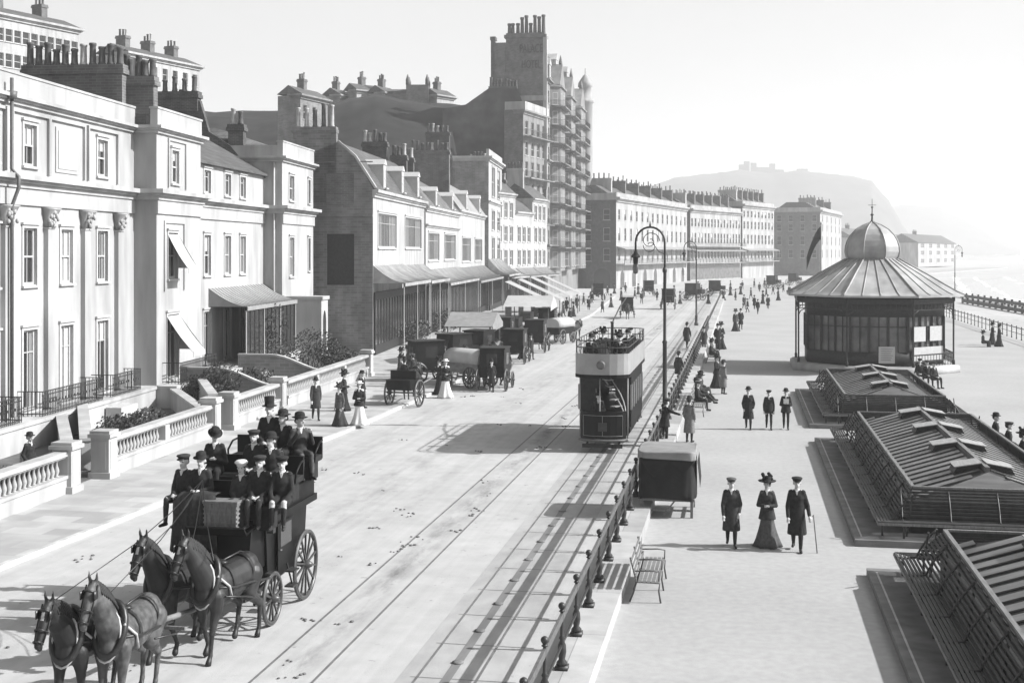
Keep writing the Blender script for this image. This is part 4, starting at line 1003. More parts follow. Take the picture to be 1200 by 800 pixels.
# steep roof and high chimney slab facing the camera
b = MB(); b.prism([(-.2, zc), (2.0, 43.0), (6.4, 43.0), (8.5, zc)], .4, h.L-.4, 'x'); rf = h.part('roof', b, 'slate')
for i in range(6):
    x = h.L*(i+.5)/6
    for z0, yy in ((zc+.3, .1), (zc+3.6, 1.1)):
        if z0 > zc+1 and i % 2: continue
        q = MB(); q.box(x-.9, x+.9, yy-.25, yy+2, z0, z0+2.5); q.prism([(x-1.15, z0+2.5), (x+1.15, z0+2.5), (x, z0+3.7)], yy-.35, yy+2.2, 'y'); d = q.build('dormer', M['stucco'], rf)
        fm, gm, g2 = win_mesh(1.1, 1.8, 'far'); f = link('window', fm, d, (x-.55, yy-.37, z0+.35)); link('pane', gm, f)
kk = 1/ikA
def yt(px): return (640-px)*kk/CS
b = MB(); b.box(-.02, 2.2, yt(638), yt(593), zc-12, ZK(38, kk)); b.box(-.3, 2.5, yt(640), yt(591), ZK(38, kk)-.8, ZK(38, kk)-.3); b.box(-.2, 1.8, yt(593)+.02, yt(580), zc-12, ZK(49, kk))
h.part('chimney_wall', b, 'brick_mid')
b = MB(); b.box(-.12, .6, yt(641), yt(636.5), 18, ZK(40, kk)); h.part('quoin', b, 'stucco')
b = MB(); b.box(-.35, -.03, yt(639), yt(592), ZK(118, kk), ZK(112, kk)); h.part('string_course', b, 'stucco_b')
for i, px in enumerate((596, 600, 606, 611, 616, 621, 626, 631, 636)):
    q = MB(); hh = random.uniform(1.6, 3.2) if i > 2 else 1.8; q.lathe([(.36, 0), (.32, .3), (.26, hh-.4), (.36, hh-.3), (.33, hh)], (0, 0, 0), 10); q.build('chimney_pot', M['pot'], h.o, (1.0, yt(px), ZK(38, kk)))
b = MB(); b.box(3, 4.2, yt(576.5), yt(571.5), 20, ZK(42, kk)); b.box(2.8, 4.4, yt(577.3), yt(570.7), ZK(42, kk), ZK(38, kk)); h.part('chimney', b, 'brick_mid')
for txt, py, sz in (('PALACE', 61.5, 24/ikA*.72), ('HOTEL', 79.5, 22/ikA*.72)):
    me = text_mesh(txt, sz*1.15, .04, M['iron']); link('lettering', me, h.o, (-.09, (yt(636)+yt(609))/2, ZK(py, kk)), (pi/2, 0, -pi/2), (.40, .72, 1))
# turret
b = MB(); b.lathe([(.9, 21), (1.5, 23), (1.5, 37.6), (1.8, 37.9), (1.8, 38.4), (1.3, 38.5), (1.25, 41.0), (1.5, 41.2), (1.4, 42.0), (.9, 42.8), (.4, 43.5), (.1, 43.7), (.08, 45)], (h.L-1.2, -1.5, 0), 14); h.part('turret', b, 'stucco_b')
p = pt(545, .142); q = pt(620, .142); h0 = h
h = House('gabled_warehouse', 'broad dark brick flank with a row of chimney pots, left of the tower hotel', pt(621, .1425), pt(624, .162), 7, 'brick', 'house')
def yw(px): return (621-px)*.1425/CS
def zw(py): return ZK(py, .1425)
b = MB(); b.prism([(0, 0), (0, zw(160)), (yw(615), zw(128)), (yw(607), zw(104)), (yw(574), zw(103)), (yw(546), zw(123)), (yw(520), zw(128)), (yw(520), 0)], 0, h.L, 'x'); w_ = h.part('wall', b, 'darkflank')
for i in range(9):
    q = MB(); hh = random.uniform(1.0, 2.0); q.lathe([(.3, -.6), (.3, 0), (.24, hh-.2), (.3, hh-.1), (.28, hh)], (0, 0, 0), 8); q.build('chimney_pot', M['pot'], w_, (.8, yw(576+3.6*i), zw(103.5)))
b = MB(); b.box(.2, 1.6, yw(606), yw(573), zw(104), zw(101)); h.part('chimney', b, 'brick')
# lower wing in front
A2 = pt(613, 1/7.35); B2 = pt(641, 1/6.95)
h = House('hotel_wing', 'dark lower wing with flat roof terrace beside the tower hotel', A2, B2, 3.2, 'stucco_h', 'hotel')
for z0, z1 in fl[:7]:
    for i in range(4): h.win(h.L*(.08+.24*i), h.L*(.08+.24*i)+1.5, z0, z1, style='far', fit=0)
h.walls(0, 30.2, side_m='brick_mid'); h.cornice(29.5, 30.2, .5)
b = MB()
for xx in (.1, h.L-.1): b.box(xx-.12, xx+.12, -.3, 3.1, 30.2, 31.5)
b.box(0, h.L, -.35, -.1, 30.2, 31.5); h.part('parapet', b, 'stucco_b')
for z0 in (12.3, 19.6, 26.3): h.iron_balcony(0, h.L, 1.4, z0-.3, 1.0, sp=.3)

# ------------------------------------------------------------------ far blocks where the front turns
def block(name, label, pa, ka, pb, kb, H, floors, nw, tone='stucco_b', depth=16, side='brick', ch=6, arc=True, bal=()):
    A = pt(pa, 1/ka); B = pt(pb, 1/kb); h = House(name, label, A, B, depth, tone, 'terrace')
    for fi, (z0, z1) in enumerate(floors):
        for i in range(nw):
            x = h.L*(i+.5)/nw; ww = min(1.5, h.L/nw*.5); h.win(x-ww/2, x+ww/2, z0, z1, style='far', fit=0 if random.random() < .6 else .4)
    ns = 4
    for fi, (z0, z1) in enumerate(floors):
        for i in range(ns):
            y = depth*(i+.5)/ns; h.side.append((y-.7, y+.7, z0, z1))
    w_ = h.walls(0, H, side_m=side)
    for (y0, y1, z0, z1) in h.side:
        fm, gm, g2 = win_mesh(y1-y0, z1-z0, 'far'); f = link('window', fm, h.o, (0, y1, z0), (0, 0, -pi/2)); link('pane', gm, f)
    h.cornice(H-.9, H+.1, .8, x0=0, x1=h.L, ret=False); b = MB(); b.box(-.02, h.L, -.1, .3, H+.1, H+1.0); b.box(-.1, -.02, 0, depth, H-.5, H+.9); h.part('parapet', b, tone)
    for z in bal: h.iron_balcony(.2, h.L-.2, 1.8, z, 1.0, sp=.5); 
    if bal:
        b = MB(); z = bal[0]+3.1
        b.prism([(-1.9, z), (-.01, z+.55), (-.01, z+.4), (-1.9, z-.12)], .2, h.L-.2, 'x')
        for i in range(nw+1): b.box(.3+(h.L-.6)*i/nw-.05, .3+(h.L-.6)*i/nw+.05, -1.75, -1.65, bal[0], z)
        h.part('veranda', b, 'lead')
    b = MB(); b.prism([(.4, H), (4.5, H+2.6), (depth-4, H+2.6), (depth-.4, H)], .3, h.L-.3, 'x'); h.part('roof', b, 'slate')
    for i in range(ch): 
        x = h.L*(i+.5)/ch; h.chimney(x-.4, x+.4, 2.5, 8, H+1, H+4.2, 5, 'brick_mid' if i else 'stucco')
    return h
F4 = [(5.6, 8.2), (9.7, 12.4), (14.0, 16.2)]
h = block('seafront_terrace', 'long white terrace with dark shaded end wall, nearest of the far blocks', 722, 5.75, 805, 4.62, 18.6, F4, 14, bal=(5.0,))
for i in range(7):
    b = MB(); x = h.L*(i+.5)/7; w = 1.5; pl = [(x-w, .1), (x+w, .1), (x+w, 2.4)]+[(x+w*cos(t*pi/8), 2.4+w*.8*sin(t*pi/8)) for t in range(1, 8)]+[(x-w, 2.4)]; b.prism(pl, -.03, -.004, 'y')
    h.part('arch_opening', b, 'glass')
for y in (3, 8, 13):
    b = MB(); pl = [(y-1.7, .1), (y+1.7, .1), (y+1.7, 2.6)]+[(y+1.7*cos(t*pi/8), 2.6+1.5*sin(t*pi/8)) for t in range(1, 8)]+[(y-1.7, 2.6)]; b.prism(pl, -.03, -.004, 'x')
    h.part('arch_opening', b, 'glass')
h = block('seafront_terrace', 'second pale far terrace with long iron balcony and glazed ground floor', 809, 4.55, 868, 4.15, 18.6, F4, 16, 'stucco_b', bal=(4.6, 9.0))
b = MB(); b.box(.3, h.L-.3, -.05, -.004, .3, 3.7); h.part('shop_front', b, 'glass2')
h = block('seafront_terrace', 'third far terrace, tall and pale, beyond the second', 870, 4.13, 907, 3.85, 21.0, F4+[(17.4, 19.2)], 9, bal=(4.8,))
h = block('corner_block', 'hazy dark sided block closing the view behind the dome', 961, 3.75, 986, 3.3, 20.5, F4+[(17, 19)], 5, 'stucco_b', depth=14.5, side='brick_mid', ch=3)
for pa, ka, pb, kb, H, lab in ((1000, 2.6, 1040, 2.3, 14, 'hazy pale house at the foot of the castle hill'), (1076, 2.4, 1120, 2.1, 12.0, 'hazy grey gabled building far right of the dome'), (1044, 2.2, 1072, 2.0, 13, 'small faded house between dome and far gable')):
    A = pt(pa, 1/ka); B = pt(pb, 1/kb); h = House('far_house', lab, A, B, 16, 'stucco_b', 'house')
    for z0 in (2, 6, 9.5):
        if z0+2 > H: continue
        for i in range(5): h.win(h.L*(i+.3)/5, h.L*(i+.7)/5, z0, z0+2, style='far', fit=0)
    h.walls(0, H); b = MB(); b.prism([(-.4, H-.1), (8, H+4.5), (16.4, H-.1)], -.3, h.L+.3, 'x'); h.part('roof', b, 'slate'); h.chimney(h.L*.3, h.L*.3+.9, 7, 9, H+3, H+6, 3, 'brick_mid')
# ------------------------------------------------------------------ buildings up on the west hill
def hill_block(label, pa, ka, pb, kb, zb, zt, nw, tone='stucco_c', depth=6, gab=False, rows=None, ch=1, name='hill_house'):
    A = pt(pa, 1/ka); B = pt(pb, 1/kb); h = House(name, label, A, B, depth, tone, 'house')
    for z0, z1 in rows or [(zt-3.6, zt-1.4)]:
        for i in range(nw): x = h.L*(i+.5)/nw; h.win(x-.55, x+.55, z0, z1, style='far', fit=0)
    h.walls(zb, zt); h.cornice(zt-.5, zt+.2, .6)
    b = MB(); b.prism([(-.5, zt+.2), (depth/2, zt+1.6), (depth, zt+.2)], -.3, h.L+.3, 'x'); h.part('roof', b, 'slate')
    for i in range(ch): h.chimney(h.L*(i+.5)/ch-.5, h.L*(i+.5)/ch+.5, depth*.4, depth*.7, zt, zt+3, 3, 'brick_mid')
    return h
hill_block('cream cornice-topped terrace high on the hill at top left', -70, 9.8, 92, 8.7, 18, ZK(18, 1/9.3), 16, rows=[(ZK(48, 1/9.3), ZK(33, 1/9.3)), (ZK(78, 1/9.3), ZK(62, 1/9.3))], ch=3)
hill_block('pale gabled hill house with tall chimney stacks above the villas', 150, 8.2, 234, 7.6, 14, ZK(68, 1/8), 7, rows=[(ZK(92, 1/8), ZK(78, 1/8)), (ZK(112, 1/8), ZK(99, 1/8))], ch=3)
hill_block('square pale tower house rising behind the chimney stacks', 352, 7.6, 384, 7.3, 14, ZK(114, 1/7.5), 3, tone='render', ch=1, depth=4)
for i, (pa, pb, py, lab) in enumerate(((398, 412, 112, 'small house on the hill crest left of the tall roofs'), (418, 446, 106, 'wide gabled house on the crest of the dark hill'), (450, 466, 109, 'flat house on the hill crest beside the church'), (512, 532, 112, 'gabled cottage on the hill crest right of the church'))):
    hill_block(lab, pa, 6.0, pb, 5.9, 24, ZK(py, 1/6), 3, tone='stucco_b', depth=4, ch=1)
# church tower
p = pt(490, 1/5.95); o = thing('church', 'dark square church tower with pinnacles on the hill crest', 'church', (p.x, p.y, 0), TH)
b = MB(); b.box(-2.2, 2.2, -2.2, 2.2, 24, ZK(101, 1/5.95)); b.build('tower', M['brick_mid'], o)
for sx in (-1.9, 1.9):
    for sy in (-1.9, 1.9): b = MB(); b.lathe([(.42, 0), (.42, 1), (.1, 2.0)], (0, 0, 0), 6); b.build('pinnacle', M['brick_mid'], o, (sx, sy, ZK(101, 1/5.95)))
b = MB(); b.box(-7, -2.21, -2, 4, 24, ZK(109, 1/5.95)); b.prism([(-2.3, ZK(109, 1/5.95)), (1, ZK(104, 1/5.95)), (4.3, ZK(109, 1/5.95))], -7.1, -2.21, 'x'); b.build('nave', M['brick_mid'], o)
random.seed(21)
# ------------------------------------------------------------------ foliage
def leaves(b, c, r, n, size, flat=.6):
    c = Vector(c)
    for _ in range(n):
        while True:
            v = Vector((random.uniform(-1, 1), random.uniform(-1, 1), random.uniform(-1, 1)))
            if .25 < v.length < 1: break
        v = v.normalized()*(v.length**.4)
        p = c+Vector((v.x*r[0], v.y*r[1], v.z*r[2])); s = size*random.uniform(.6, 1.3)
        a = Vector((random.uniform(-1, 1), random.uniform(-1, 1), random.uniform(-.3, 1))).normalized(); u = a.orthogonal().normalized()*s; w_ = a.cross(u).normalized()*s*.5
        b.face([p-u, p+w_, p+u, p-w_])
def shrub(loc, r, label, n=900, size=.07, m='leaf', lumps=5, group=None):
    o = thing('shrub', label, 'shrub', loc, 0, group); b = MB()
    for i in range(lumps):
        q = random.uniform(.45, .75); leaves(b, (random.uniform(-.5, .5)*r[0], random.uniform(-.5, .5)*r[1], r[2]*random.uniform(.55, 1.1)), (r[0]*q, r[1]*q, r[2]*q), n//lumps, size)
    b.build('foliage', M[m], o, fix=False); b = MB()
    for i in range(6): b.tube([(random.uniform(-.15, .15)*r[0], random.uniform(-.15, .15)*r[1], 0), (random.uniform(-.5, .5)*r[0], random.uniform(-.5, .5)*r[1], r[2]*1.1)], [.03, .012], 5)
    b.build('stem', M['bark'], o); return o
# ------------------------------------------------------------------ front gardens
def lerp2(a, c, t): return Vector((a[0]+(c[0]-a[0])*t, a[1]+(c[1]-a[1])*t, 0))
BA, BB = G(137, 553, .12), G(430, 440, .12); BD = (BB-BA).normalized(); BN = Vector((BD.y, -BD.x, 0))
def bal_at(px): 
    p = ray_hit(px, Vector((BA.x, BA.y, 0)), Vector((BD.x, BD.y, 0)).normalized()); p.z = .12; return p
BALM = {}
def baluster_mesh(h):
    k = round(h, 2)
    if k not in BALM:
        b = MB(); b.lathe([(.075, 0), (.075, .04*h), (.045, .08*h), (.085, .3*h), (.08, .42*h), (.035, .7*h), (.035, .84*h), (.07, .92*h), (.07, h)], (0, 0, 0), 10); BALM[k] = b.mesh('baluster', M['stucco_b'], True)
    return BALM[k]
def pillar(b, x, h=1.55, w=.62):
    b.box(x-w/2, x+w/2, -w/2, w/2, 0, h-.22); b.box(x-w/2-.07, x+w/2+.07, -w/2-.07, w/2+.07, 0, .2); b.box(x-w/2-.08, x+w/2+.08, -w/2-.08, w/2+.08, h-.218, h-.1); b.box(x-w/2-.03, x+w/2+.03, -w/2-.03, w/2+.03, h-.098, h)
    for s in (-1, 1): b.box(x-w/2+.1, x+w/2-.1, s*w/2-.012, s*w/2+.012, .3, h-.35)
    b.box(x-w/2-.012, x-w/2+.01, -w/2+.1, w/2-.1, .3, h-.35)
def balustrade(pxs, label, hb=.62, drop=0.0, ends=(1, 1), mid=(), h=1.28):
    P, Q = bal_at(pxs[0]), bal_at(pxs[1]); L = (Q-P).length; o = thing('balustrade', label, 'balustrade', P, math.atan2(BD.y, BD.x), 'stone balustrades along the front gardens')
    b = MB(); b.box(.3, L-.3, -.17, .17, 0, .46); b.box(.3, L-.3, -.22, .22, .46, .56); b.build('plinth', M['stucco'], o)
    b = MB(); b.box(.3, L-.3, -.2, .2, h-.14, h); b.box(.3, L-.3, -.13, .13, h-.2, h-.142); b.build('handrail', M['stucco'], o)
    xs = [0, L] if ends == (1, 1) else [0]*ends[0]+[L]*ends[1]
    for x in xs: b = MB(); pillar(b, x); b.build('pillar', M['stucco'], o)
    for t in mid: b = MB(); b.box(L*t-.2, L*t+.2, -.19, .19, .56, h-.2); b.build('pier', M['stucco'], o)
    n = int((L-.9)/.27); bm_ = baluster_mesh(h-.2-.56)
    for i in range(n):
        x = .5+(L-1.0)*(i+.5)/n
        if any(abs(x-L*t) < .3 for t in mid): continue
        link('baluster', bm_, o, (x, 0, .56))
    return o
balustrade((-36, 78), 'white stone balustrade at the left edge, below the man in the garden', ends=(0, 1))
balustrade((122, 247), 'white stone balustrade behind the coach horses with wide end pillars', mid=(.5,))
balustrade((268, 326), 'white balustrade directly behind the top hatted coach rider')
balustrade((331, 430), 'long white balustrade nearest the women on the pavement', mid=(.33, .66), ends=(0, 1))
# garden ground between the balustrade and the villas
gp = [bal_at(-60)-BN*.25, bal_at(430)-BN*.25, L2(437), L1(366), L1(-60)]
b = MB(); b.prism([(p.x, p.y) for p in gp], -.2, .16); struct(b.build('garden_bed', M['garden']))
def garden_wall(px, pxh, h, label, t0=.12, m='stucco', w=.3):
    P = bal_at(px)-BN*.3; Q = L1(pxh); P.z = Q.z = 0; A = P.lerp(Q, t0); d = (Q-A); o = thing('garden_wall', label, 'wall', A, math.atan2(d.y, d.x)); L = d.length-1.3
    b = MB(); b.box(0, L, -w/2, w/2, .1, h-.1); b.build('wall', M[m], o); b = MB(); b.box(-.05, L, -w/2-.06, w/2+.06, h-.098, h); b.build('coping', M['stucco'], o)
garden_wall(92, 70, 1.15, 'low wall running back beside the first garden gate'); garden_wall(112, 96, 1.25, 'low wall by the dark hedge behind the gate pillar'); garden_wall(250, 190, 1.1, 'grey garden wall left of the second gate', m='stucco_b'); garden_wall(262, 225, 1.45, 'higher grey garden wall right of the second gate', m='stucco_b'); garden_wall(330, 300, 1.0, 'low wall between the planted gardens')
for i, (pxw, t0) in enumerate(((338, .1), (392, .1))):       # scrolled wing walls with white coping
    P = bal_at(pxw)-BN*.4; P.z = 0; d = -BN; o = thing('wing_wall', ['scrolled wing wall with white coping in front of the arched porch', 'scrolled wing wall with white coping under the dark blank wall'][i], 'wall', P, math.atan2(d.y, d.x))
    pr = [(0, 1.0)]+[(t*.4, 1.0+.85*(0.5-.5*cos(pi*t/8))) for t in range(9)]+[(5, 1.85)]
    b = MB(); b.prism([(0, .1)]+pr+[(5, .1)], -.1, .1, 'y'); b.build('wall', M['render'], o); b = MB()
    for (xa, za), (xb, zb) in zip(pr, pr[1:]): b.bar((xa, 0, za+.04), (xb, 0, zb+.04), .3, .09)
    b.build('coping', M['stucco'], o)
def gpos(px, t, pxh=None): p = bal_at(px).lerp(L1(pxh if pxh is not None else px-60), t); p.z = .12; return p
random.seed(5)
shrub(gpos(146, .16, 120), (1.2, .8, .75), 'dark clipped hedge bush behind the first gate pillar', 1600)
shrub(gpos(172, .30, 130), (1.5, .8, .8), 'low dark shrub behind the balustrade near the coach horses', 1600); shrub(gpos(190, .34, 140), (1.1, .8, .75), 'rounded dark shrub beside the low garden wall', 1200)
shrub(gpos(15, .25, -20), (1.3, .9, .55), 'low bush beside the man in the first garden', 1000); shrub(gpos(-20, .3, -50), (1.2, .9, .6), 'bush in the corner at the left edge', 800)
for i, (px, t, r, lab) in enumerate(((274, .5, (1.3, 1.2, 1.3), 'tall dark shrub in front of the glazed veranda'), (300, .4, (2.0, 1.5, 1.1), 'spreading dark plant bed below the veranda'), (318, .3, (1.5, 1.2, .8), 'dark bush beside the scrolled wing wall'), (355, .42, (1.5, 1.3, 1.3), 'dark bush under the arched porch'), (388, .4, (1.8, 1.5, 1.8), 'large dark shrub against the blank side wall'), (408, .22, (1.4, 1.2, 1.1), 'dark shrub behind the last garden balustrade'), (345, .75, (1.2, 1.0, 2.6), 'dark climbing plant beside the arched porch'))):
    shrub(gpos(px, t, px-45), r, lab, 1700, .085)
for px, lab in ((468, 'potted bush below the first zinc canopy'), (505, 'potted bush below the swept grey canopy')): p = L2(px, 1.2); shrub((p.x, p.y, .12), (1.5, 1.5, 1.3), lab, 800, .12, 'leaf2')

# ------------------------------------------------------------------ railing between road and promenade
b = MB(); b.box(-.11, .11, -.11, .11, 0, .07); b.lathe([(.09, .07), (.10, .12), (.055, .17), (.078, .3), (.07, .42), (.036, .5), (.055, .54), (.032, .58), (.028, .82), (.028, .98), (.055, 1.0), (.028, 1.03)], (0, 0, 0), 10); b.ell((0, 0, 1.09), (.065, .065, .065), 10, 8)
postm = b.mesh('post', M['iron'], True)
ra = thing('street_railing', 'dark cast iron railing with ball topped posts on the low wall', 'railing', (-3.04, 0, .3))
y0 = G(658.5, 783.4, .3).y
for i in range(-3, 52): link('post', postm, ra, (0, y0+i*1.98, 0))
b = MB(); b.box(-.025, .025, y0-8, y0+51*1.98, .84, .97); b.build('top_rail', M['iron_g'], ra)
b = MB(); b.box(-.018, .018, y0-8, y0+51*1.98, .40, .44); b.build('lower_rail', M['iron'], ra)
# sea side railing
rb = thing('sea_railing', 'plain dark railing along the beach edge of the promenade', 'railing', (23.35, 0, .01)); b = MB(); b.lathe([(.06, 0), (.06, .08), (.04, .12), (.04, 1.05), (.06, 1.08), (.03, 1.14)], (0, 0, 0), 8); pm2 = b.mesh('post', M['iron'], True)
for i in range(84): link('post', pm2, rb, (0, 62+i*2.0, 0))
b = MB(); b.box(-.03, .03, 62, 62+166, .95, 1.02); b.box(-.02, .02, 62, 62+166, .5, .54); b.build('rail', M['iron'], rb)
for nm, px0, py0, px1, py1, lab in (('groyne', 1120, 345, 1235, 362, 'dark weathered timber groyne across the beach, upper one'), ('groyne', 1128, 352, 1235, 370, 'dark weathered timber groyne across the beach, lower one')):
    p, q = G(px0, py0, -.2), G(px1, py1, -.2); o = thing(nm, lab, 'groyne', (p.x, p.y, -.6)); b = MB(); d = q-p; b.bar((0, 0, .4), (d.x, d.y, .4), .25, .5); b.build('planking', M['wood_d'], o); b = MB()
    n = 14
    for i in range(n+1): b.bar((d.x*i/n, d.y*i/n, -.1), (d.x*i/n, d.y*i/n, .95), .28)
    b.build('pile', M['wood_d'], o)

# ------------------------------------------------------------------ lamps
def lamp_post(loc, label, s=1.0, rz=0.0):
    o = thing('street_lamp', label, 'street lamp', loc, rz, 'crook-topped street lamps'); o.scale = (s,)*3
    b = MB(); b.lathe([(.22, 0), (.22, .25), (.15, .32), (.13, .9), (.17, .95), (.1, 1.05), (.09, 3.6), (.12, 3.65), (.07, 3.75), (.065, 6.6), (.1, 6.65), (.1, 6.75), (.05, 6.85)], (0, 0, 0), 12); b.build('pole', M['iron'], o)
    b = MB(); R = .62; pts = [(0, 0, 6.8), (0, 0, 7.9)]+[(-R+R*cos(t), 0, 7.9+R*1.05*sin(t)) for t in [pi*i/14 for i in range(1, 15)]]+[(-2*R, 0, 7.55)]; b.tube(pts, .045, 8)
    sp = [(-R+(.42-.36*i/20)*cos(i*.42), 0, 7.95+(.42-.36*i/20)*sin(i*.42)) for i in range(20)]; b.tube(sp, .018, 5); b.tube([(-R+(.3-.2*i/14)*cos(3+i*.45), 0, 7.75+(.3-.2*i/14)*sin(3+i*.45)) for i in range(14)], .018, 5)
    b.tube([(0, 0, 7.4), (-.25, 0, 7.5), (-.5, 0, 7.85)], .016, 5)
    b.lathe([(.01, 8.5), (.05, 8.56), (.01, 8.75)], (-R, 0, .06), 8); b.build('bracket', M['iron'], o)
    b = MB(); b.lathe([(.05, 7.55), (.09, 7.45), (.2, 7.32), (.21, 7.25), (.12, 7.24), (.1, 6.98)], (-2*R, 0, 0), 12); ln = b.build('lantern', M['iron'], o); b = MB(); b.lathe([(.1, 6.98), (.13, 6.8), (.1, 6.6), (.03, 6.55)], (-2*R, 0, 0), 12); b.build('globe', M['glass2'], ln, smooth=True)
    return o
p = pt(779, 1/27.5); lamp_post((p.x, p.y, .0), 'tall iron lamp post with crook arm beside the tram')
p = pt(816, 1/11.5); lamp_post((p.x, p.y, 0), 'distant lamp post in the middle of the far road'); p = pt(1119, 1/6.55); lamp_post((p.x, p.y, 0), 'lamp post standing by the beach railing right of the dome', rz=pi)
# flag
p = pt(962, 1/11.0); o = thing('flagpole', 'thin pole with dark drooping flag left of the domed kiosk', 'flag', (p.x, p.y, 0)); b = MB(); b.lathe([(.09, 0), (.06, 10.4), (.1, 10.5), (.02, 10.7)], (0, 0, 0), 8); b.build('pole', M['iron_g'], o)
b = MB(); rows = []
for i in range(7): rows.append([b.b.verts.new((-.05-i*.24, .14*sin(i*1.3+j), 10.2-j*.28-i*i*.055-.22*i)) for j in range(6)])
for a, c in zip(rows, rows[1:]):
    for j in range(5): b.b.faces.new((a[j], a[j+1], c[j+1], c[j]))
b.build('flag', M['cloth1'], o, smooth=True)

# ------------------------------------------------------------------ domed kiosk
p = pt(1022, 1/18.2); K = thing('domed_kiosk', 'octagonal dark timber kiosk with ribbed metal roof and onion dome', 'kiosk', (p.x, p.y, 0))
def octo(r, z): return [Vector((r*cos(pi/8+i*pi/4), r*sin(pi/8+i*pi/4), z)) for i in range(8)]
b = MB(); b.rings([octo(5.5, 0), octo(5.5, .42), octo(5.35, .45), octo(5.35, .5)]); b.build('base', M['stucco'], K)
for f in b'': pass
prof = [(5.75, 4.84), (5.35, 5.0), (4.6, 5.42), (3.5, 6.06), (2.55, 6.58), (1.74, 7.02)]
b = MB(); b.rings([octo(5.75, 4.72)]+[octo(r, z) for r, z in prof])
for f in b.b.faces: f.smooth = False
b.build('roof', M['zinc'], K)
b = MB()
for i in range(8):
    a0, a1 = pi/8+i*pi/4, pi/8+(i+1)*pi/4
    for t, wd in ((0, .11), (.25, .06), (.5, .06), (.75, .06)):
        ps = [Vector((r*cos(a0), r*sin(a0), z)).lerp(Vector((r*cos(a1), r*sin(a1), z)), t)+Vector((0, 0, .03)) for r, z in prof]; b.tube(ps, wd*.5, 6)
b.build('roof_rib', M['zinc'], K)
dp = [(1.76, 7.02), (1.62, 7.06), (1.70, 7.22), (1.77, 7.5), (1.74, 7.82), (1.62, 8.2), (1.4, 8.58), (1.06, 8.93), (.62, 9.2), (.22, 9.36), (.08, 9.42)]
b = MB(); b.rings([octo(r, z) for r, z in dp])
for f in b.b.faces: f.smooth = False
d = b.build('dome', M['zinc'], K); b = MB()
for i in range(8):
    a0 = pi/8+i*pi/4; b.tube([Vector((r*1.01*cos(a0), r*1.01*sin(a0), z)) for r, z in dp], .045, 6)
b.build('dome_rib', M['zinc'], d); b = MB(); b.lathe([(.1, 9.3), (.16, 9.42), (.07, 9.5), (.05, 9.8), (.12, 9.88), (.04, 9.96), (.03, 10.3), (.09, 10.36), (.02, 10.42), (.015, 10.9)], (0, 0, 0), 10); b.bar((-.25, 0, 10.5), (.25, 0, 10.5), .025); b.build('finial', M['iron'], d)
b = MB(); b.rings([octo(4.5, .5), octo(4.5, 1.35)]); b.rings([octo(4.5, 3.5), octo(4.5, 4.75)])
for i in range(8):
    P, Q = octo(4.5, .5)[i], octo(4.5, .5)[(i+1) % 8]
    for t in (0, .17, .33, .5, .66, .83): c = P.lerp(Q, t); b.bar((c.x, c.y, 1.35), (c.x, c.y, 3.5), .14 if t in (0, .33, .66) else .06)
    b.bar(P+Vector((0, 0, 2.4)), Q+Vector((0, 0, 2.4)), .07)
b.build('wall', M['wood_d'], K); b = MB(); b.rings([octo(4.44, 1.35), octo(4.44, 3.5)], cap=False); b.build('pane', M['glass2'], K)
for i in range(8):
    P = octo(5.1, .5)[i]; b = MB(); b.lathe([(.09, 0), (.09, .25), (.055, .3), (.055, 3.9), (.1, 3.95), (.1, 4.2)], (0, 0, 0), 10)
    b.build('post', M['wood_d'], K, P)
b = MB()
for i in range(8):
    P, Q = octo(5.1, 4.45)[i], octo(5.1, 4.45)[(i+1) % 8]; b.bar(P, Q, .1, .3); P2, Q2 = P-Vector((0, 0, .5)), Q-Vector((0, 0, .5))
    for t in range(1, 12): c = P.lerp(Q, t/12); b.bar(c-Vector((0, 0, .15)), c-Vector((0, 0, .45)), .035)
    b.bar(P2, Q2, .05, .05)
    for S, E in ((P, Q), (Q, P)):
        d_ = (E-S).normalized(); b.tube([S+Vector((0, 0, -.95)), S+d_*.18+Vector((0, 0, -.68)), S+d_*.55+Vector((0, 0, -.5))], .03, 6)
b.build('fretwork', M['wood_d'], K); b = MB()
for i in (7, 0, 6):
    P, Q = octo(5.1, .5)[i], octo(5.1, .5)[(i+1) % 8]
    for zz in (1.0, .65): b.bar(P+Vector((0, 0, zz-.5+.2)), Q+Vector((0, 0, zz-.5+.2)), .06)
    for t in range(1, 14): c = P.lerp(Q, t/14); b.bar((c.x, c.y, .52), (c.x, c.y, 1.2), .03)
    b.bar(P+Vector((0, 0, .72)), Q+Vector((0, 0, .72)), .06)
b.build('railing', M['iron'], K)
b = MB()      # white screens behind the seaward posts
for i in (6, 7):
    P, Q = octo(4.62, .55)[i], octo(4.62, .55)[(i+1) % 8]
    b.bar(P.lerp(Q, .08)+Vector((0, 0, .65)), P.lerp(Q, .92)+Vector((0, 0, .65)), .03, .9); b.bar(P.lerp(Q, .1)+Vector((0, 0, 1.9)), P.lerp(Q, .44)+Vector((0, 0, 1.9)), .03, .9); b.bar(P.lerp(Q, .56)+Vector((0, 0, 1.9)), P.lerp(Q, .9)+Vector((0, 0, 1.9)), .03, .9)
b.build('white_panel', M['sash'], K)
b = MB(); b.box(-.1, .85, -4.98, -4.93, .75, 1.75); nbd = b.build('notice_board', M['stucco'], K); b = MB()
for i in range(6): b.box(.02, .73-.06*(i % 3), -4.99, -4.981, 1.6-.13*i, 1.63-.13*i)
b.build('print_line', M['iron_g'], nbd)

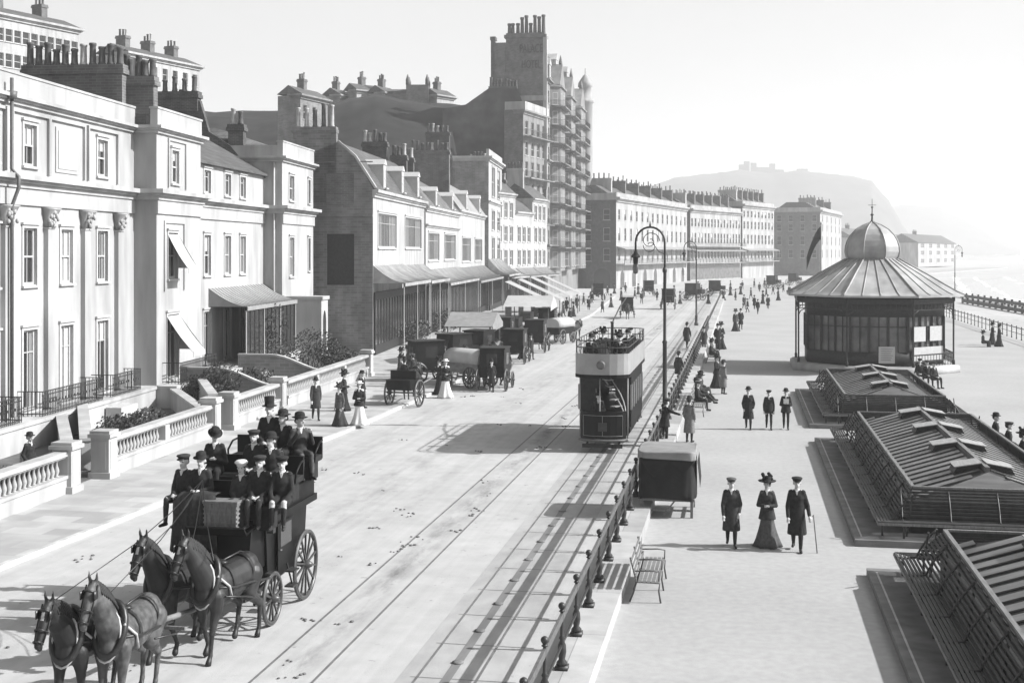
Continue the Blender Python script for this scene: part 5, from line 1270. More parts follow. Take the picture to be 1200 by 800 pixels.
# ------------------------------------------------------------------ sunk glass roofs with bench surrounds
def shelter(Y0, Y1, label, nv=3):
    o = thing('seat_shelter', label, 'shelter', (6.5, (Y0+Y1)/2, .01), 0, 'sunk glass roofs ringed by slatted benches'); L = (Y1-Y0)/2
    b = MB(); b.prism([(-3.63, -L), (3.63, -L), (3.63, L), (-3.63, L)], 0, .17); b.build('plinth', M['plinth'], o)
    b = MB(); b.box(-3.46, -3.42, -L+.4, L-.4, .17, .178); b.build('plinth_line', M['stone'], o)
    x0, y0_ = -3.05, -L+.18
    def loop(bb, t, z, w_, hgt):
        X, Y = -x0-t, -y0_-t; c = [Vector((-X, -Y, z)), Vector((X, -Y, z)), Vector((X, Y, z)), Vector((-X, Y, z))]
        for i in range(4):
            bb.bar(c[i], c[(i+1) % 4], w_, hgt)
    b = MB()
    for i in range(5): loop(b, .04+i*.085, .60-.006*i, .055, .025)
    bp = []
    for i in range(10):
        t = i/9; tt = .46+.50*t**1.15; z = .58+.72*t**.85; bp.append((tt, z)); loop(b, tt, z, .028, .055)
    b.build('bench_slats', M['slat'], o)
    b = MB(); loop(b, .99, 1.35, .09, .05); b.build('back_rail', M['wood_m'], o)
    b = MB(); b.bar
    for q in (-1, 1):
        b.box(q*(-x0-.02)-.025, q*(-x0-.02)+.025, y0_, -y0_, .52, .585)
    b.box(x0, -x0, y0_-.005, y0_+.045, .52, .585); b.build('seat_edge', M['wood_m'], o)
    prof = [(.0, .55), (.2, .53), (.44, .56)]+[(a+.0, z) for a, z in bp[2::2]]      # iron brackets, one part each
    n = max(3, int(2*L/1.7))
    for j in range(n+1):
        y = y0_+.45+(2*(-y0_)-.9)*j/n
        for q in (-1, 1):
            bk = MB(); bk.tube([(q*(-x0-a), y, z+.035) for a, z in prof], .026, 6); bk.bar((q*(-x0-.15), y, .17), (q*(-x0-.15), y, .55), .05); bk.bar((q*(-x0-.75), y, .17), (q*(-x0-.9), y, 1.25), .05); bk.build('bracket', M['iron'], o)
    for j in range(5):
        x = -2.4+1.2*j
        for q in (-1, 1): bk = MB(); bk.tube([(x, q*(-y0_-a), z+.035) for a, z in prof], .026, 6); bk.bar((x, q*(-y0_-.15), .17), (x, q*(-y0_-.15), .55), .05); bk.build('bracket', M['iron'], o)
    b = MB(); X, Y = -x0-.9, -y0_-.9; b.prism([(-X, -Y), (X, -Y), (X, Y), (-X, Y)], .17, .95); b.build('skirting', M['wood_d'], o)
    X, Y = -x0-1.02, -y0_-1.02; zr = 1.62; ze = .98; R = Y-X*.55
    b = MB(); b.face([(-X, -Y, ze), (-X, Y, ze), (0, R, zr), (0, -R, zr)]); b.face([(X, -Y, ze), (0, -R, zr), (0, R, zr), (X, Y, ze)]); b.face([(-X, -Y, ze), (0, -R, zr), (X, -Y, ze)]); b.face([(-X, Y, ze), (X, Y, ze), (0, R, zr)])
    b.build('roof', M['wood_d'], o)
    b = MB(); n = int(2*Y/.62)
    for j in range(n):
        y = -Y+.31+2*Y*j/n
        lim = 1.0 if abs(y) < R else max(.1, (Y-abs(y))/(Y-R))
        for q in (-1, 1):
            ok = random.random() > .12; f0 = .04; f1 = lim*.93
            b.bar((q*X*(1-f0), y, ze+(zr-ze)*f0+.03), (q*X*(1-f1), y, ze+(zr-ze)*f1+.03), .36, .03)
    for q in (-1, 1): 
        b.face([(-X*.55, q*(Y-(Y-R)*.42), ze+(zr-ze)*.42+.03), (X*.55, q*(Y-(Y-R)*.42), ze+(zr-ze)*.42+.03), (0, q*(R+.1), zr+.0)])
    b.build('glass_strip', M['glassroof'], o)
    b = MB(); b.box(-.06, .06, -R, R, zr-.02, zr+.12); b.build('ridge', M['wood_m'], o)
    for j in range(nv):
        y = -R+.9+(2*R-1.8)*j/max(1, nv-1); v = MB()
        for q in (-1, 1):
            v.prism([(q*.12, zr+.02), (q*.8, zr-.16), (q*.7, zr+.02), (q*.12, zr+.12)], y-.4, y+.4, 'y')
        vv = v.build('ventilator', M['wood_d'], o); v = MB()
        for q in (-1, 1): v.bar((q*.06, y, zr+.145), (q*.78, y, zr+.02), .88, .025)
        v.build('ventilator_lid', M['wood_l'], vv)
    return o
M['glassroof'] = mat('dusty_roof_glass', .15, .35, .35, 2.2, stretch=(.4, 3, 1), big=.3, bigscale=.5)
Ya = G(1015, 665, .18).y; Yb = G(1000, 632, .18).y; Yc = G(951, 512, .18).y; Yd = G(948, 497, .18).y; Ye = G(930, 462, .18).y
random.seed(9)
shelter(Ya-15.5, Ya, 'slatted bench shelter at the bottom right corner, nearest of three', 3); shelter(Yb, Yc, 'slatted bench shelter in the middle with three open ventilators', 4); shelter(Yd, Ye+3, 'dark slatted bench shelter next to the domed kiosk', 3)

# ------------------------------------------------------------------ covered handcart, benches
o = thing('covered_handcart', 'handcart under a dark tarpaulin with pale top, parked against the low wall', 'cart', pt(781, 1/41.6)+Vector((0, .9, .01))); 
b = MB(); n = 10
random.seed(2)
def drape(zt, zb, gx, gy, am, seed):
    bb = MB(); rs = []; n = 56; random.seed(seed); ph = [random.uniform(0, 6) for _ in range(6)]
    for z in [zb+(zt-.05-zb)*i/9 for i in range(10)]+[zt-.012, zt]:
        f = (zt-z)/(zt-zb); ring = []
        for j in range(n):
            a = 2*pi*j/n; c_, s_ = cos(a), sin(a); e = 2/7
            x = gx*math.copysign(abs(c_)**e, c_); y = gy*math.copysign(abs(s_)**e, s_); wv = am*f*(sin(5*a+ph[0])+.7*sin(9*a+ph[1]+2*f)+.5*sin(14*a+ph[2]))
            sh_ = 1+wv-(.05 if z == zt else 0); zz = z+(.05*sin(3*a+ph[3])*f if z < zt-.06 else 0)+(.012*sin(4*a+ph[4]))
            ring.append(Vector((x*sh_, y*sh_, zz)))
        rs.append(ring)
    bb.rings(rs); return bb
drape(1.80, .52, .80, .98, .022, 4).build('tarpaulin', M['canvas_d'], o)
b = drape(1.87, 1.66, .835, 1.02, .02, 6); b.build('cover_sheet', M['canvas'], o)
b = MB(); b.face([(-.72, -1.03, 1.62), (.1, -1.05, 1.62), (-.35, -1.09, 1.15)]); b.face([(.1, -1.05, 1.62), (.78, -1.03, 1.62), (.5, -1.08, 1.3)]); b.face([(.86, -.9, 1.62), (.86, .9, 1.62), (.93, .6, .95), (.92, -.3, .75)]); b.build('cover_flap', [M['canvas_d']], o, fix=False)
for sx in (-.7, .7):
    for sy in (-.8, .8): b = MB(); b.bar((sx, sy, 0), (sx, sy, .95), .075); b.build('leg', M['wood_m'], o)
b = MB(); b.box(-.78, .78, -.85, .85, .46, .54); b.bar((-.7, -.8, .2), (.7, -.8, .2), .05); b.bar((-.1, -.8, .05), (.25, -.8, .5), .04); b.bar((.7, -.8, .18), (.7, .8, .18), .05); b.build('frame', M['wood_m'], o)
def bench(loc, rz, L, label, m='wood_l', fm='iron_g'):
    o = thing('park_bench', label, 'bench', loc, rz); b = MB()
    for i in range(5): b.box(-L/2, L/2, -.02-.095*i-.07, -.02-.095*i, .44, .465)
    b.build('seat', M[m], o); b = MB()
    for i in range(4): b.bar((-L/2, .03+.03*i, .56+.11*i), (L/2, .03+.03*i, .56+.11*i), .025, .075)
    b.build('backrest', M[m], o)
    for x in (-L/2+.12, 0, L/2-.12):
        b = MB(); b.tube([(x, -.5, 0), (x, -.46, .25), (x, -.48, .42), (x, -.25, .43), (x, .02, .43), (x, .06, .6), (x, .15, .95)], .02, 6); b.tube([(x, .16, 0), (x, .08, .2), (x, .02, .43)], .02, 6); b.tube([(x, -.46, .43), (x, -.47, .66), (x, -.3, .68), (x, .08, .66)], .016, 6); b.build('frame', M[fm], o)
    return o
p = G(731, 690, 0); bench((-2.18, p.y, .01), -pi/2+pi, 2.3, 'slim empty slatted bench against the low wall', 'wood_m', 'iron_g')
p = G(786, 478, 0); bench((-2.15, p.y, .01), pi/2, 6.5, 'long slatted bench by the wall where two men lounge', 'wood_m', 'iron')
p = G(812, 425, 0); bench((-2.15, p.y+2, .01), pi/2, 5, 'long slatted bench by the wall further up the promenade', 'wood_m', 'iron')

# ------------------------------------------------------------------ wheels and vehicles
WM = {}
def wheel_mesh(r, n, key='w'):
    k = (round(r, 2), n)
    if k in WM: return WM[k]
    b = MB()
    for i in range(n):
        a = 2*pi*i/n; b.bar((0.01*(-1)**i, .08*cos(a), .08*sin(a)), (0, (r-.05)*cos(a), (r-.05)*sin(a)), .042, .035, up=Vector((1, 0, 0)))
    b.lathe([(.04, -.14), (.07, -.1), (.10, -.06), (.10, .06), (.07, .1), (.045, .15)], (0, 0, 0), 14, 'x'); sp = b.mesh('wheel', M['coachw'])
    b = MB(); m = 40
    rs = [[Vector((x, rr*cos(2*pi*i/m), rr*sin(2*pi*i/m))) for i in range(m)] for x, rr in ((-.035, r-.075), (-.035, r-.018), (.035, r-.018), (.035, r-.075), (-.035, r-.075))]; b.rings(rs, cap=False); rim = b.mesh('rim', M['coachw'])
    b = MB(); rs = [[Vector((x, rr*cos(2*pi*i/m), rr*sin(2*pi*i/m))) for i in range(m)] for x, rr in ((-.03, r-.017), (-.03, r), (.03, r), (.03, r-.017), (-.03, r-.017))]; b.rings(rs, cap=False); ty = b.mesh('tyre', M['iron_g'])
    WM[k] = (sp, rim, ty); return WM[k]
def wheel(par, x, y, r, n, rot=0.0):
    sp, rim, ty = wheel_mesh(r, n); o = link('wheel', sp, par, (x, y, r), (rot, 0, 0)); link('rim', rim, o); link('tyre', ty, o); return o
def curved_spring(b, x, y, z, L=.95):
    for s in (-1, 1): b.tube([(x, y-L/2+L*i/8, z+s*.09*sin(pi*i/8)) for i in range(9)], .022, 6)
# the four horse coach
cy = (pt(325, 1/58).y+pt(358, 1/54.3).y)/2; cx = pt(340, 1/56).x-.76
C_ = thing('horse_coach', 'black four wheeled touring coach with tiered seats drawn by four horses', 'coach', (cx, cy, 0)); CX, CY = cx, cy
b = MB(); b.prism([(-.85, 1.05), (-.62, .78), (.6, .78), (.85, 1.05), (.95, 2.05), (-.95, 2.05)], -.6, .6, 'x'); b.prism([(-1.75, 1.35), (-1.5, 1.15), (-.88, 1.15), (-.88, 2.2), (-1.55, 2.2)], -.55, .55, 'x'); b.prism([(.9, 1.1), (1.55, 1.2), (1.7, 2.15), (.9, 2.15)], -.55, .55, 'x'); b.build('body', M['coachp'], C_)
for s in (-1, 1):
    b = MB(); b.box(s*.665-.012, s*.665+.012, -.45, .45, .95, 1.9); d = b.build('door', M['coachp'], C_); b = MB(); b.box(s*.68-.006, s*.68+.006, -.32, .32, 1.4, 1.85); b.build('pane', M['glass'], d); b = MB(); b.ell((s*.7, -.35, 1.35), (.03, .05, .02), 8, 6); b.build('handle', M['iron_g'], d)
for i, (y, z) in enumerate(((-1.28, 2.5), (.0, 2.82), (1.22, 3.06))):
    b = MB(); b.box(-.98, .98, y-.3, y+.22, z-.12, z); b.box(-.9, .9, y-.22, y+.2, z-.5, z-.12) ; b.build('bench_seat', M['cloth1'], C_)
    b = MB(); b.box(-.98, .98, y+.22, y+.28, z-.1, z+.38)
    for s in (-1, 1): b.tube([(s*.98, y+.25, z+.3), (s*1.0, y, z+.28), (s*1.0, y-.26, z+.12), (s*.98, y-.28, z-.1)], .022, 6)
    b.build('bench_back', M['coachp'], C_)
b = MB(); b.box(-.85, .85, -1.0, 1.5, 2.06, 2.2); b.box(-.8, .8, -.3, 1.45, 2.2, 2.55); b.build('roof', M['coachp'], C_)
b = MB(); b.bar((-0, -1.5, 2.08), (0, -1.98, 2.0), 1.2, .04); b.bar((0, -1.96, 2.0), (0, -2.1, 2.16), 1.2, .04); b.build('footboard', M['coachp'], C_)
b = MB()
for s in (-.38, .38): b.bar((s, -1.6, .62), (s, 1.3, .68), .08)
b.bar((-.7, -1.0, .52), (.7, -1.0, .52), .09); b.bar((-.7, 1.0, .74), (.7, 1.0, .74), .09)
for s in (-.55, .55): curved_spring(b, s, -1.0, .78); curved_spring(b, s, 1.0, .95)
b.lathe([(.45, .86), (.45, .92)], (0, -1.0, 0), 20); b.build('undercarriage', M['coachw'], C_)
for s in (-.76, .76): wheel(C_, s, -1.0, .53, 12, .1); wheel(C_, s, 1.0, .74, 14, .2)
b = MB(); b.tube([(0, -1.5, .72), (0, -3.2, .85), (0, -4.75, 1.05)], .055, 8); b.bar((-.75, -1.95, .8), (.75, -1.95, .8), .07)
b.bar((-.62, -4.8, 1.02), (.62, -4.8, 1.02), .055); b.build('pole', M['wood_m'], C_)
for s in (-1, 1):
    b = MB(); b.box(s*.74-.07, s*.74+.07, -1.08, -.94, 1.85, 2.12); b.lathe([(.08, 2.12), (.03, 2.22), (.03, 2.3)], (s*.74, -1.01, 0), 8); lp = b.build('lamp', M['iron'], C_); b = MB(); b.box(s*.74-.05, s*.74+.05, -1.09, -1.081, 1.89, 2.08); b.build('lens', M['glass2'], lp)
    b = MB(); 
    for z, y in ((.55, -.05), (.85, .0)): b.box(s*.82-.1, s*.82+.1, y-.16, y+.16, z, z+.03)
    b.bar((s*.82, 0, .56), (s*.7, 0, 1.0), .03); b.bar((s*.74, -1.25, 1.1), (s*.86, -1.25, 1.1), .22, .03); b.build('step', M['iron'], C_)
b = MB()
for z in (1.4, 1.75, 2.1, 2.5): b.bar((-.4, 1.85, z), (.4, 1.85, z), .03)
b.bar((-.4, 1.85, 1.3), (-.4, 1.6, 2.9), .03); b.bar((.4, 1.85, 1.3), (.4, 1.6, 2.9), .03); b.build('ladder', M['iron'], C_)
# wicker hamper on the footboard
o = thing('wicker_hamper', 'wicker hamper standing on the coach footboard', 'basket', (CX+.05, CY-1.78, 2.09)); b = MB(); b.prism([(-.3, 0), (.3, 0), (.34, .5), (-.34, .5)], -.16, .16, 'y')
for i in range(6): b.box(-.35, .35, -.175, .175, .03+i*.085, .06+i*.085)
for i in range(7): b.box(-.33+i*.105, -.30+i*.105, -.18, .18, 0, .5)
b.build('basket', M['wood_m'], o); b = MB(); b.box(-.36, .36, -.19, .19, .501, .55); b.build('lid', M['wood_m'], o)
# horses
hy = {}
def put_horse(key, px, ik, label, rz=0.0, s=1.0, dx=0, dy=0): p = pt(px, 1/ik); return horse(key, (p.x+dx, p.y+dy, 0), label, rz, s, 'coach horses')
HL = CX-.55; HR = CX+.6
horse('bay_a', (HL+.18, CY-2.95, 0), 'dark bay wheel horse with white star, behind the dapple leader', -.05, 1.08, 'coach horses')
horse('bay_b', (HR-.1, CY-2.75, 0), 'brown wheel horse with pale breast strap stepping out, nearest the coach wheel', -.12, 1.08, 'coach horses')
horse('dapple', (HR-.52, CY-5.8, 0), 'mottled grey lead horse with white breast strap', .05, 1.06, 'coach horses')
horse('lead_bay', (HL+.08, CY-6.15, 0), 'dark lead horse at the far left with lowered head', .05, 1.05, 'coach horses')
# reins and traces
o = thing('reins', 'pale leather reins running from the driver down to the four horses', 'reins', (CX, CY, 0)); b = MB()
hd = (-.45, -1.65, 2.98)
for x, y, z in ((-.62, -4.1, 2.0), (.3, -3.95, 2.0), (.75, -3.9, 1.98), (-.7, -6.9, 1.95), (.15, -6.65, 2.05)):
    m1 = Vector(hd).lerp(Vector((x, y, z)), .5)+Vector((0, 0, -.16)); m0_ = Vector(hd).lerp(m1, .5)+Vector((0, 0, -.05)); b.tube([hd, m0_, m1, (x, y, z)], .009, 5)
b.build('rein', M['leather'], o)
o = thing('trace_chains', 'leather traces linking the horses to the coach pole', 'harness', (CX, CY, 0)); b = MB()
for x in (-.85, -.25, .25, .85): b.tube([(x, -1.95, .8), (x, -2.6, 1.0), (x*.9, -3.4, 1.2)], .018, 5); b.tube([(x*.7, -4.8, 1.03), (x*.75, -5.2, 1.05), (x*.75, -6.0, 1.2)], .018, 5)
b.build('trace', M['leather'], o)
# tram
M['tramlining'] = mat('tram_lining', .25, .5, .2, 4)
p = pt(704, 1/31.7); TRX = -5.08; T_ = thing('tram', 'open topped double deck tram with pale upper deck panels, coming up the road', 'tram', (TRX, p.y, 0)); TL, TW = 8.4, .99
def foot(w_, a, c, bul, n=10):
    pts = [(-w_*cos(pi*i/n), a-bul*sin(pi*i/n)) for i in range(n+1)]; return pts+[(-x, c+(a-y)) for x, y in pts]
def band(b, w_, a, c, bul, z0, z1, th=.05):
    P = foot(w_, a, c, bul); Q = foot(w_-th, a, c, bul-th); n = len(P)
    for i in range(n):
        j = (i+1) % n
        for A_, B_, za, zb in ((P[i], P[j], z0, z1), (Q[j], Q[i], z0, z1)): b.face([(A_[0], A_[1], za), (B_[0], B_[1], za), (B_[0], B_[1], zb), (A_[0], A_[1], zb)])
        b.face([(P[i][0], P[i][1], z1), (P[j][0], P[j][1], z1), (Q[j][0], Q[j][1], z1), (Q[i][0], Q[i][1], z1)]); b.face([(P[i][0], P[i][1], z0), (Q[i][0], Q[i][1], z0), (Q[j][0], Q[j][1], z0), (P[j][0], P[j][1], z0)])
def dash_pts(end, w_=.9, bul=.55, n=10):
    y0 = 1.0 if end == 0 else TL-1.0
    return [(w_*cos(pi*i/n)*-1, y0+(-1 if end == 0 else 1)*bul*sin(pi*i/n)) for i in range(n+1)]
b = MB(); b.prism([(-TW+.05, 1.45), (TW-.05, 1.45), (TW-.05, TL-1.45), (-TW+.05, TL-1.45)], .62, .86); b.box(-TW, TW, 1.5, TL-1.5, .86, 1.5)
b.box(-TW, TW, 1.5, TL-1.5, 2.45, 2.82); b.build('saloon', M['trampaint'], T_)
for s in (-1, 1):
    n = 5
    for i in range(n+1): 
        y = 1.53+(TL-3.06)*i/n; b = MB(); b.box(s*TW-.05, s*TW+.03, y-.05, y+.05, 1.5, 2.45); b.build('pillar', M['tramcream'], T_)
    for i in range(n):
        ya, yb = 1.58+(TL-3.06)*i/n, 1.48+(TL-3.06)*(i+1)/n; b = MB(); b.box(s*(TW-.03)-.01, s*(TW-.03)+.01, ya, yb, 1.5, 2.45); b.build('side_window', M['glass2'], T_)
for y in (1.48, TL-1.48):
    b = MB(); b.box(-TW+.04, -.38, y-.04, y+.04, .86, 2.8); b.box(.38, TW-.04, y-.04, y+.04, .86, 2.8); b.box(-.38, .38, y-.04, y+.04, 2.3, 2.8); b.build('bulkhead', M['wood_d'], T_)
for e in (0, 1):
    P = dash_pts(e); b = MB()
    for (xa, ya), (xb, yb) in zip(P[1:-1], P[2:-1]): b.face([(xa, ya, .45), (xb, yb, .45), (xb, yb, 1.5), (xa, ya, 1.5)]); b.face([(xa*.95, ya+(.05 if e == 0 else -.05), .45), (xa*.95, ya+(.05 if e == 0 else -.05), 1.5), (xb*.95, yb+(.05 if e == 0 else -.05), 1.5), (xb*.95, yb+(.05 if e == 0 else -.05), .45)])
    b.tube([(x, y, 1.52) for x, y in P[1:-1]], .03, 6); dh = b.build('dash', M['trampaint'], T_); b = MB()
    for z in (.62, 1.38): b.tube([(x*1.012, y-(.012 if e == 0 else -.012), z) for x, y in P[2:-2]], .008, 5)
    for q_ in (2, 5, 8): x, y = P[q_]; b.bar((x*1.012, y-(.012 if e == 0 else -.012), .62), (x*1.012, y-(.012 if e == 0 else -.012), 1.38), .014)
    b.build('lining', M['tramlining'], dh); b = MB(); b.tube([(x*1.04, y-(.06 if e == 0 else -.06), .46) for x, y in P[1:-1]], .05, 8); b.build('bumper', M['iron_g'], dh)
    b = MB(); b.box(-.16, .16, (.42 if e == 0 else TL-.50), (.50 if e == 0 else TL-.42), .8, 1.12); b.build('controller', M['iron'], T_)
    b = MB(); yy = .55 if e == 0 else TL-.55; b.prism(foot(.88, 1.0, 1.4, .52)[:11]+[(.88, 1.5), (-.88, 1.5)] if e == 0 else [(x, TL-y) for x, y in foot(.88, 1.0, 1.4, .52)[:11]+[(.88, 1.5), (-.88, 1.5)]], .45, .52); b.build('platform', M['wood_m'], T_)
    for x in (-.9, -.1, .9):
        b = MB(); q = .98 if abs(x) > .5 else .5; b.lathe([(.025, .5), (.025, 2.82)], (x, q if e == 0 else TL-q, 0), 8); b.build('post', M['tramcream'], T_)
    b = MB()      # stair
    for i in range(9):
        a = -.3+i*.32; cx_, cy_ = .30, (.95 if e == 0 else TL-.95); q = 1 if e == 0 else -1; M4 = Matrix.Translation((cx_*q, cy_, .65+i*.25)) @ Matrix.Rotation(a*1.0, 4, 'Z'); b.box(0.05, .5, -.11, .11, 0, .035, M4)
    b.tube([(.30*(1 if e == 0 else -1)+.52*cos(-.3+i*.32), (.95 if e == 0 else TL-.95)+.5*sin(-.3+i*.32), 1.1+i*.25) for i in range(9)], .025, 6); b.tube([(.30*(1 if e == 0 else -1)+.52*cos(-.3+i*.32), (.95 if e == 0 else TL-.95)+.5*sin(-.3+i*.32), .7+i*.25) for i in range(9)], .03, 6)
    b.build('staircase', M['tramcream'], T_)
    b = MB(); b.lathe([(.12, 0), (.16, .05), (.16, .16), (.13, .18)], (0, -.18 if e == 0 else TL, 3.32), 16, 'y'); hl = b.build('headlamp', M['iron_g'], T_); b = MB(); b.lathe([(.115, 0), (.10, .01)], (0, -.195 if e == 0 else TL+.185, 3.32), 16, 'y'); b.build('lens', M['glass2'], hl)
    b = MB(); b.box(-.75, .75, (.35 if e == 0 else TL-.45), (.45 if e == 0 else TL-.35), .2, .34); b.bar((-.6, .4 if e == 0 else TL-.4, .25), (-.6, 1.6 if e == 0 else TL-1.6, .5), .06); b.bar((.6, .4 if e == 0 else TL-.4, .25), (.6, 1.6 if e == 0 else TL-1.6, .5), .06); b.build('lifeguard', M['wood_d'], T_)
b = MB(); b.prism(foot(TW+.04, .55, TL-.55, .58), 2.822, 2.94); b.build('upper_floor', M['trampaint'], T_)
b = MB(); band(b, TW+.03, .55, TL-.55, .57, 2.95, 3.72); b.build('decency_panel', M['tramcream'], T_)
b = MB(); Pf = foot(TW, .55, TL-.55, .55)
for z in (3.95, 4.2): b.tube([(x, y, z) for x, y in Pf+[Pf[0]]], .022, 6)
for i in range(0, len(Pf)): b.bar((Pf[i][0], Pf[i][1], 3.72), (Pf[i][0], Pf[i][1], 4.2), .025)
for s in (-1, 1):
    for i in range(1, 9): y = .55+(TL-1.1)*i/9; b.bar((s*TW, y, 3.72), (s*TW, y, 4.2), .025)
b.build('top_rail', M['iron'], T_)
for i in range(6):
    y = 1.7+i*.95
    for s in (-1, 1): b = MB(); b.box(s*.55-.36, s*.55+.36, y-.2, y+.2, 3.36, 3.4); b.box(s*.55-.36, s*.55+.36, y+.18, y+.22, 3.4, 3.85); b.bar((s*.55-.3, y, 2.94), (s*.55-.3, y, 3.36), .04); b.bar((s*.55+.3, y, 2.94), (s*.55+.3, y, 3.36), .04); b.build('garden_seat', M['wood_m'], T_)
b = MB(); b.box(-.62, .62, 2.9, TL-2.9, .3, .55); b.bar((-.55, 3.3, .4), (.55, 3.3, .4), .1); b.bar((-.55, TL-3.3, .4), (.55, TL-3.3, .4), .1); b.build('truck', M['iron'], T_)
for x in (-.535, .535):
    for y in (3.3, TL-3.3): b = MB(); b.lathe([(.12, -.06), (.36, -.05), (.38, -.04), (.38, .05), (.12, .06)], (0, 0, 0), 20, 'x'); b.build('wheel', M['iron'], T_, (x, y, .39))
b = MB(); b.lathe([(.08, 2.94), (.06, 4.6), (.09, 4.7)], (0, TL/2, 0), 8); b.tube([(0, TL/2, 4.65), (.1, TL/2+2.2, 5.2), (.2, TL/2+4.0, 5.5)], .03, 6); b.build('lamp_standard', M['iron'], T_)
# dog cart and other vehicles up the road
def dogcart(loc, rz, label, s=1.0):
    o = thing('dog_cart', label, 'cart', loc, rz); o.scale = (s,)*3; b = MB(); b.prism([(-.75, .85), (.75, .85), (.85, 1.35), (-.75, 1.35)], -.62, .62, 'x'); b.box(-.66, .66, .1, .18, 1.35, 1.75); b.box(-.66, .66, -.3, .1, 1.351, 1.42); b.build('body', M['coachp'], o)
    for q in (-1, 1): wheel(o, q*.78, 0, .66, 12, .15)
    b = MB()
    for q in (-1, 1): b.tube([(q*.45, .6, .9), (q*.45, -.8, .95), (q*.42, -2.6, 1.15)], .035, 6)
    b.bar((-.75, 0, .66), (.75, 0, .66), .07); b.build('shaft', M['wood_m'], o); return o
def cab(loc, rz, label, m='coachp', s=1.0, tilt=None):
    o = thing('carriage', label, 'carriage', loc, rz); o.scale = (s,)*3; b = MB()
    if tilt is None:
        b.prism([(-.75, .75), (.75, .7), (.9, 1.3), (.85, 2.25), (-.75, 2.25), (-.85, 1.3)], -.68, .68, 'x'); b.box(-.74, .74, -.85, .95, 2.25, 2.32); b.box(-.55, .55, -1.5, -.8, 1.0, 1.55); b.box(-.55, .55, -1.9, -1.4, .95, 1.0); b.build('body', M[m], o)
        for q in (-1, 1): b = MB(); b.box(q*.69-.006, q*.69+.006, -.35, .35, 1.4, 2.0); b.build('side_window', M['glass'], o)
        b = MB(); b.box(-.3, .3, .87, .9, 1.5, 2.0); b.build('rear_window', M['glass'], o)
    else:
        b.box(-.75, .75, -1.3, 1.5, .8, 1.35); b.box(-.7, .7, -1.9, -1.3, 1.1, 1.2); b.build('body', M[m], o); b = MB(); n = 10
        rs = [[Vector((.8*cos(pi*i/n), y, 1.36+(.75+.35*abs(sin(0)))*1.0*sin(pi*i/n)**.6)) for i in range(n+1)] for y in (-1.45, -.5, .5, 1.55)]; b.rings(rs); b.build('tilt_cover', M[tilt], o)
    for q in (-1, 1): wheel(o, q*.78, -1.1, .45, 10, .1); wheel(o, q*.78, .85, .6, 12, .2)
    b = MB(); b.bar((0, -1.2, .5), (0, .9, .65), .08)
    for q in (-1, 1): b.tube([(q*.45, -1.3, .6), (q*.42, -3.6, 1.15)], .035, 6)
    b.build('shaft', M['wood_m'], o); return o
def at(px, py, dz=0.0): p = G(px, py, 0); p.z = dz; return p
p = at(474, 476); dogcart((p.x, p.y, 0), pi-.12, 'dark two wheeled dog cart at the kerb, seen from behind'); horse('cart_dark', (p.x-.3, p.y+2.6, 0), 'dark horse harnessed to the two wheeled dog cart', pi-.12, .95)
p = at(547, 455); cab((p.x, p.y+1, 0), pi+.9, 'open market cart with white cloth tilt and long handles', 'wood_m', 1.0, 'canvas_w')
for i, (px, py, rz, lab, tl, hs) in enumerate(((580, 456, pi, 'dark closed carriage standing behind the white covered cart', None, 1), (604, 425, pi, 'dark closed carriage at the kerb near the market canopy', None, 1), (655, 402, pi*.9, 'carriage with pale cloth hood left of the tram', 'canvas_w', 1), (735, 372, 0.1, 'dark closed carriage on the road beyond the tram', None, 1), (783, 362, 0, 'dark carriage right of the tall lamp post far down the road', None, 0), (812, 352, 1.2, 'small dark carriage crossing by the far shops', None, 0), (700, 352, .3, 'far carriage standing in front of the arches', None, 0), (760, 347, .2, 'tiny dark carriage at the road bend', None, 0), (838, 347, 1.5, 'tiny carriage near the far promenade corner', None, 0), (905, 338, 1.2, 'tiny dark carriage beside the kiosk roof', None, 0), (930, 334, 1.2, 'tiny carriage furthest up the front', None, 0))):
    p = at(px, py); cab((p.x, p.y, 0), rz, lab, 'coachp', 1.0 if i < 4 else 1.15, tl)
    if hs: horse('cart_dark', (p.x+sin(rz)*3.1, p.y-cos(rz)*3.1, 0), ['dark horse in front of the carriage behind the white cart', 'dark horse of the carriage near the market canopy', 'dark horse of the pale hooded carriage', 'dark horse of the carriage beyond the tram'][i], rz, .95)
# striped shop awnings and canopies by the hotel
for i, (py, px) in enumerate(((386, 646), (379, 657), (373, 668), (368, 678))):
    p = G(px, py, 0); o = thing('shop_awning', ['broad pale striped awning on poles, nearest of the row left of the tram roof', 'second striped awning of the row left of the tram roof', 'third striped awning of the row left of the tram roof', 'furthest striped awning of the row left of the tram roof'][i], 'awning', (p.x, p.y, 0), math.atan2(DIR1.y, DIR1.x), 'striped awnings below the hotel'); L = 5.2
    b = MB(); n = 9
    for j in range(n):
        b.mi = j % 2; xa, xb = L*j/n, L*(j+1)/n
        for dz in (0, -.04): b.face([(xa, 4.5, 4.6+dz), (xb, 4.5, 4.6+dz), (xb, 0, 2.5+dz), (xa, 0, 2.5+dz)])
        b.face([(xa, 0, 2.5), (xb, 0, 2.5), (xb, -.02, 2.15), (xa, -.02, 2.15)])
    b.build('cloth', [M['canvas_w'], M['canvas']], o)
    for xx in (.1, L-.1):
        for yy, zz in ((.1, 2.4), (4.4, 4.5)): b = MB(); b.bar((xx, yy, 0), (xx, yy, zz), .09); b.build('pole', M['wood_m'], o)
    b = MB(); b.box(.3, L-.3, 3.2, 4.3, .05, 1.0); b.box(.2, L-.2, 4.32, 4.36, .05, 3.8); b.build('stall_counter', M['wood_d'], o)
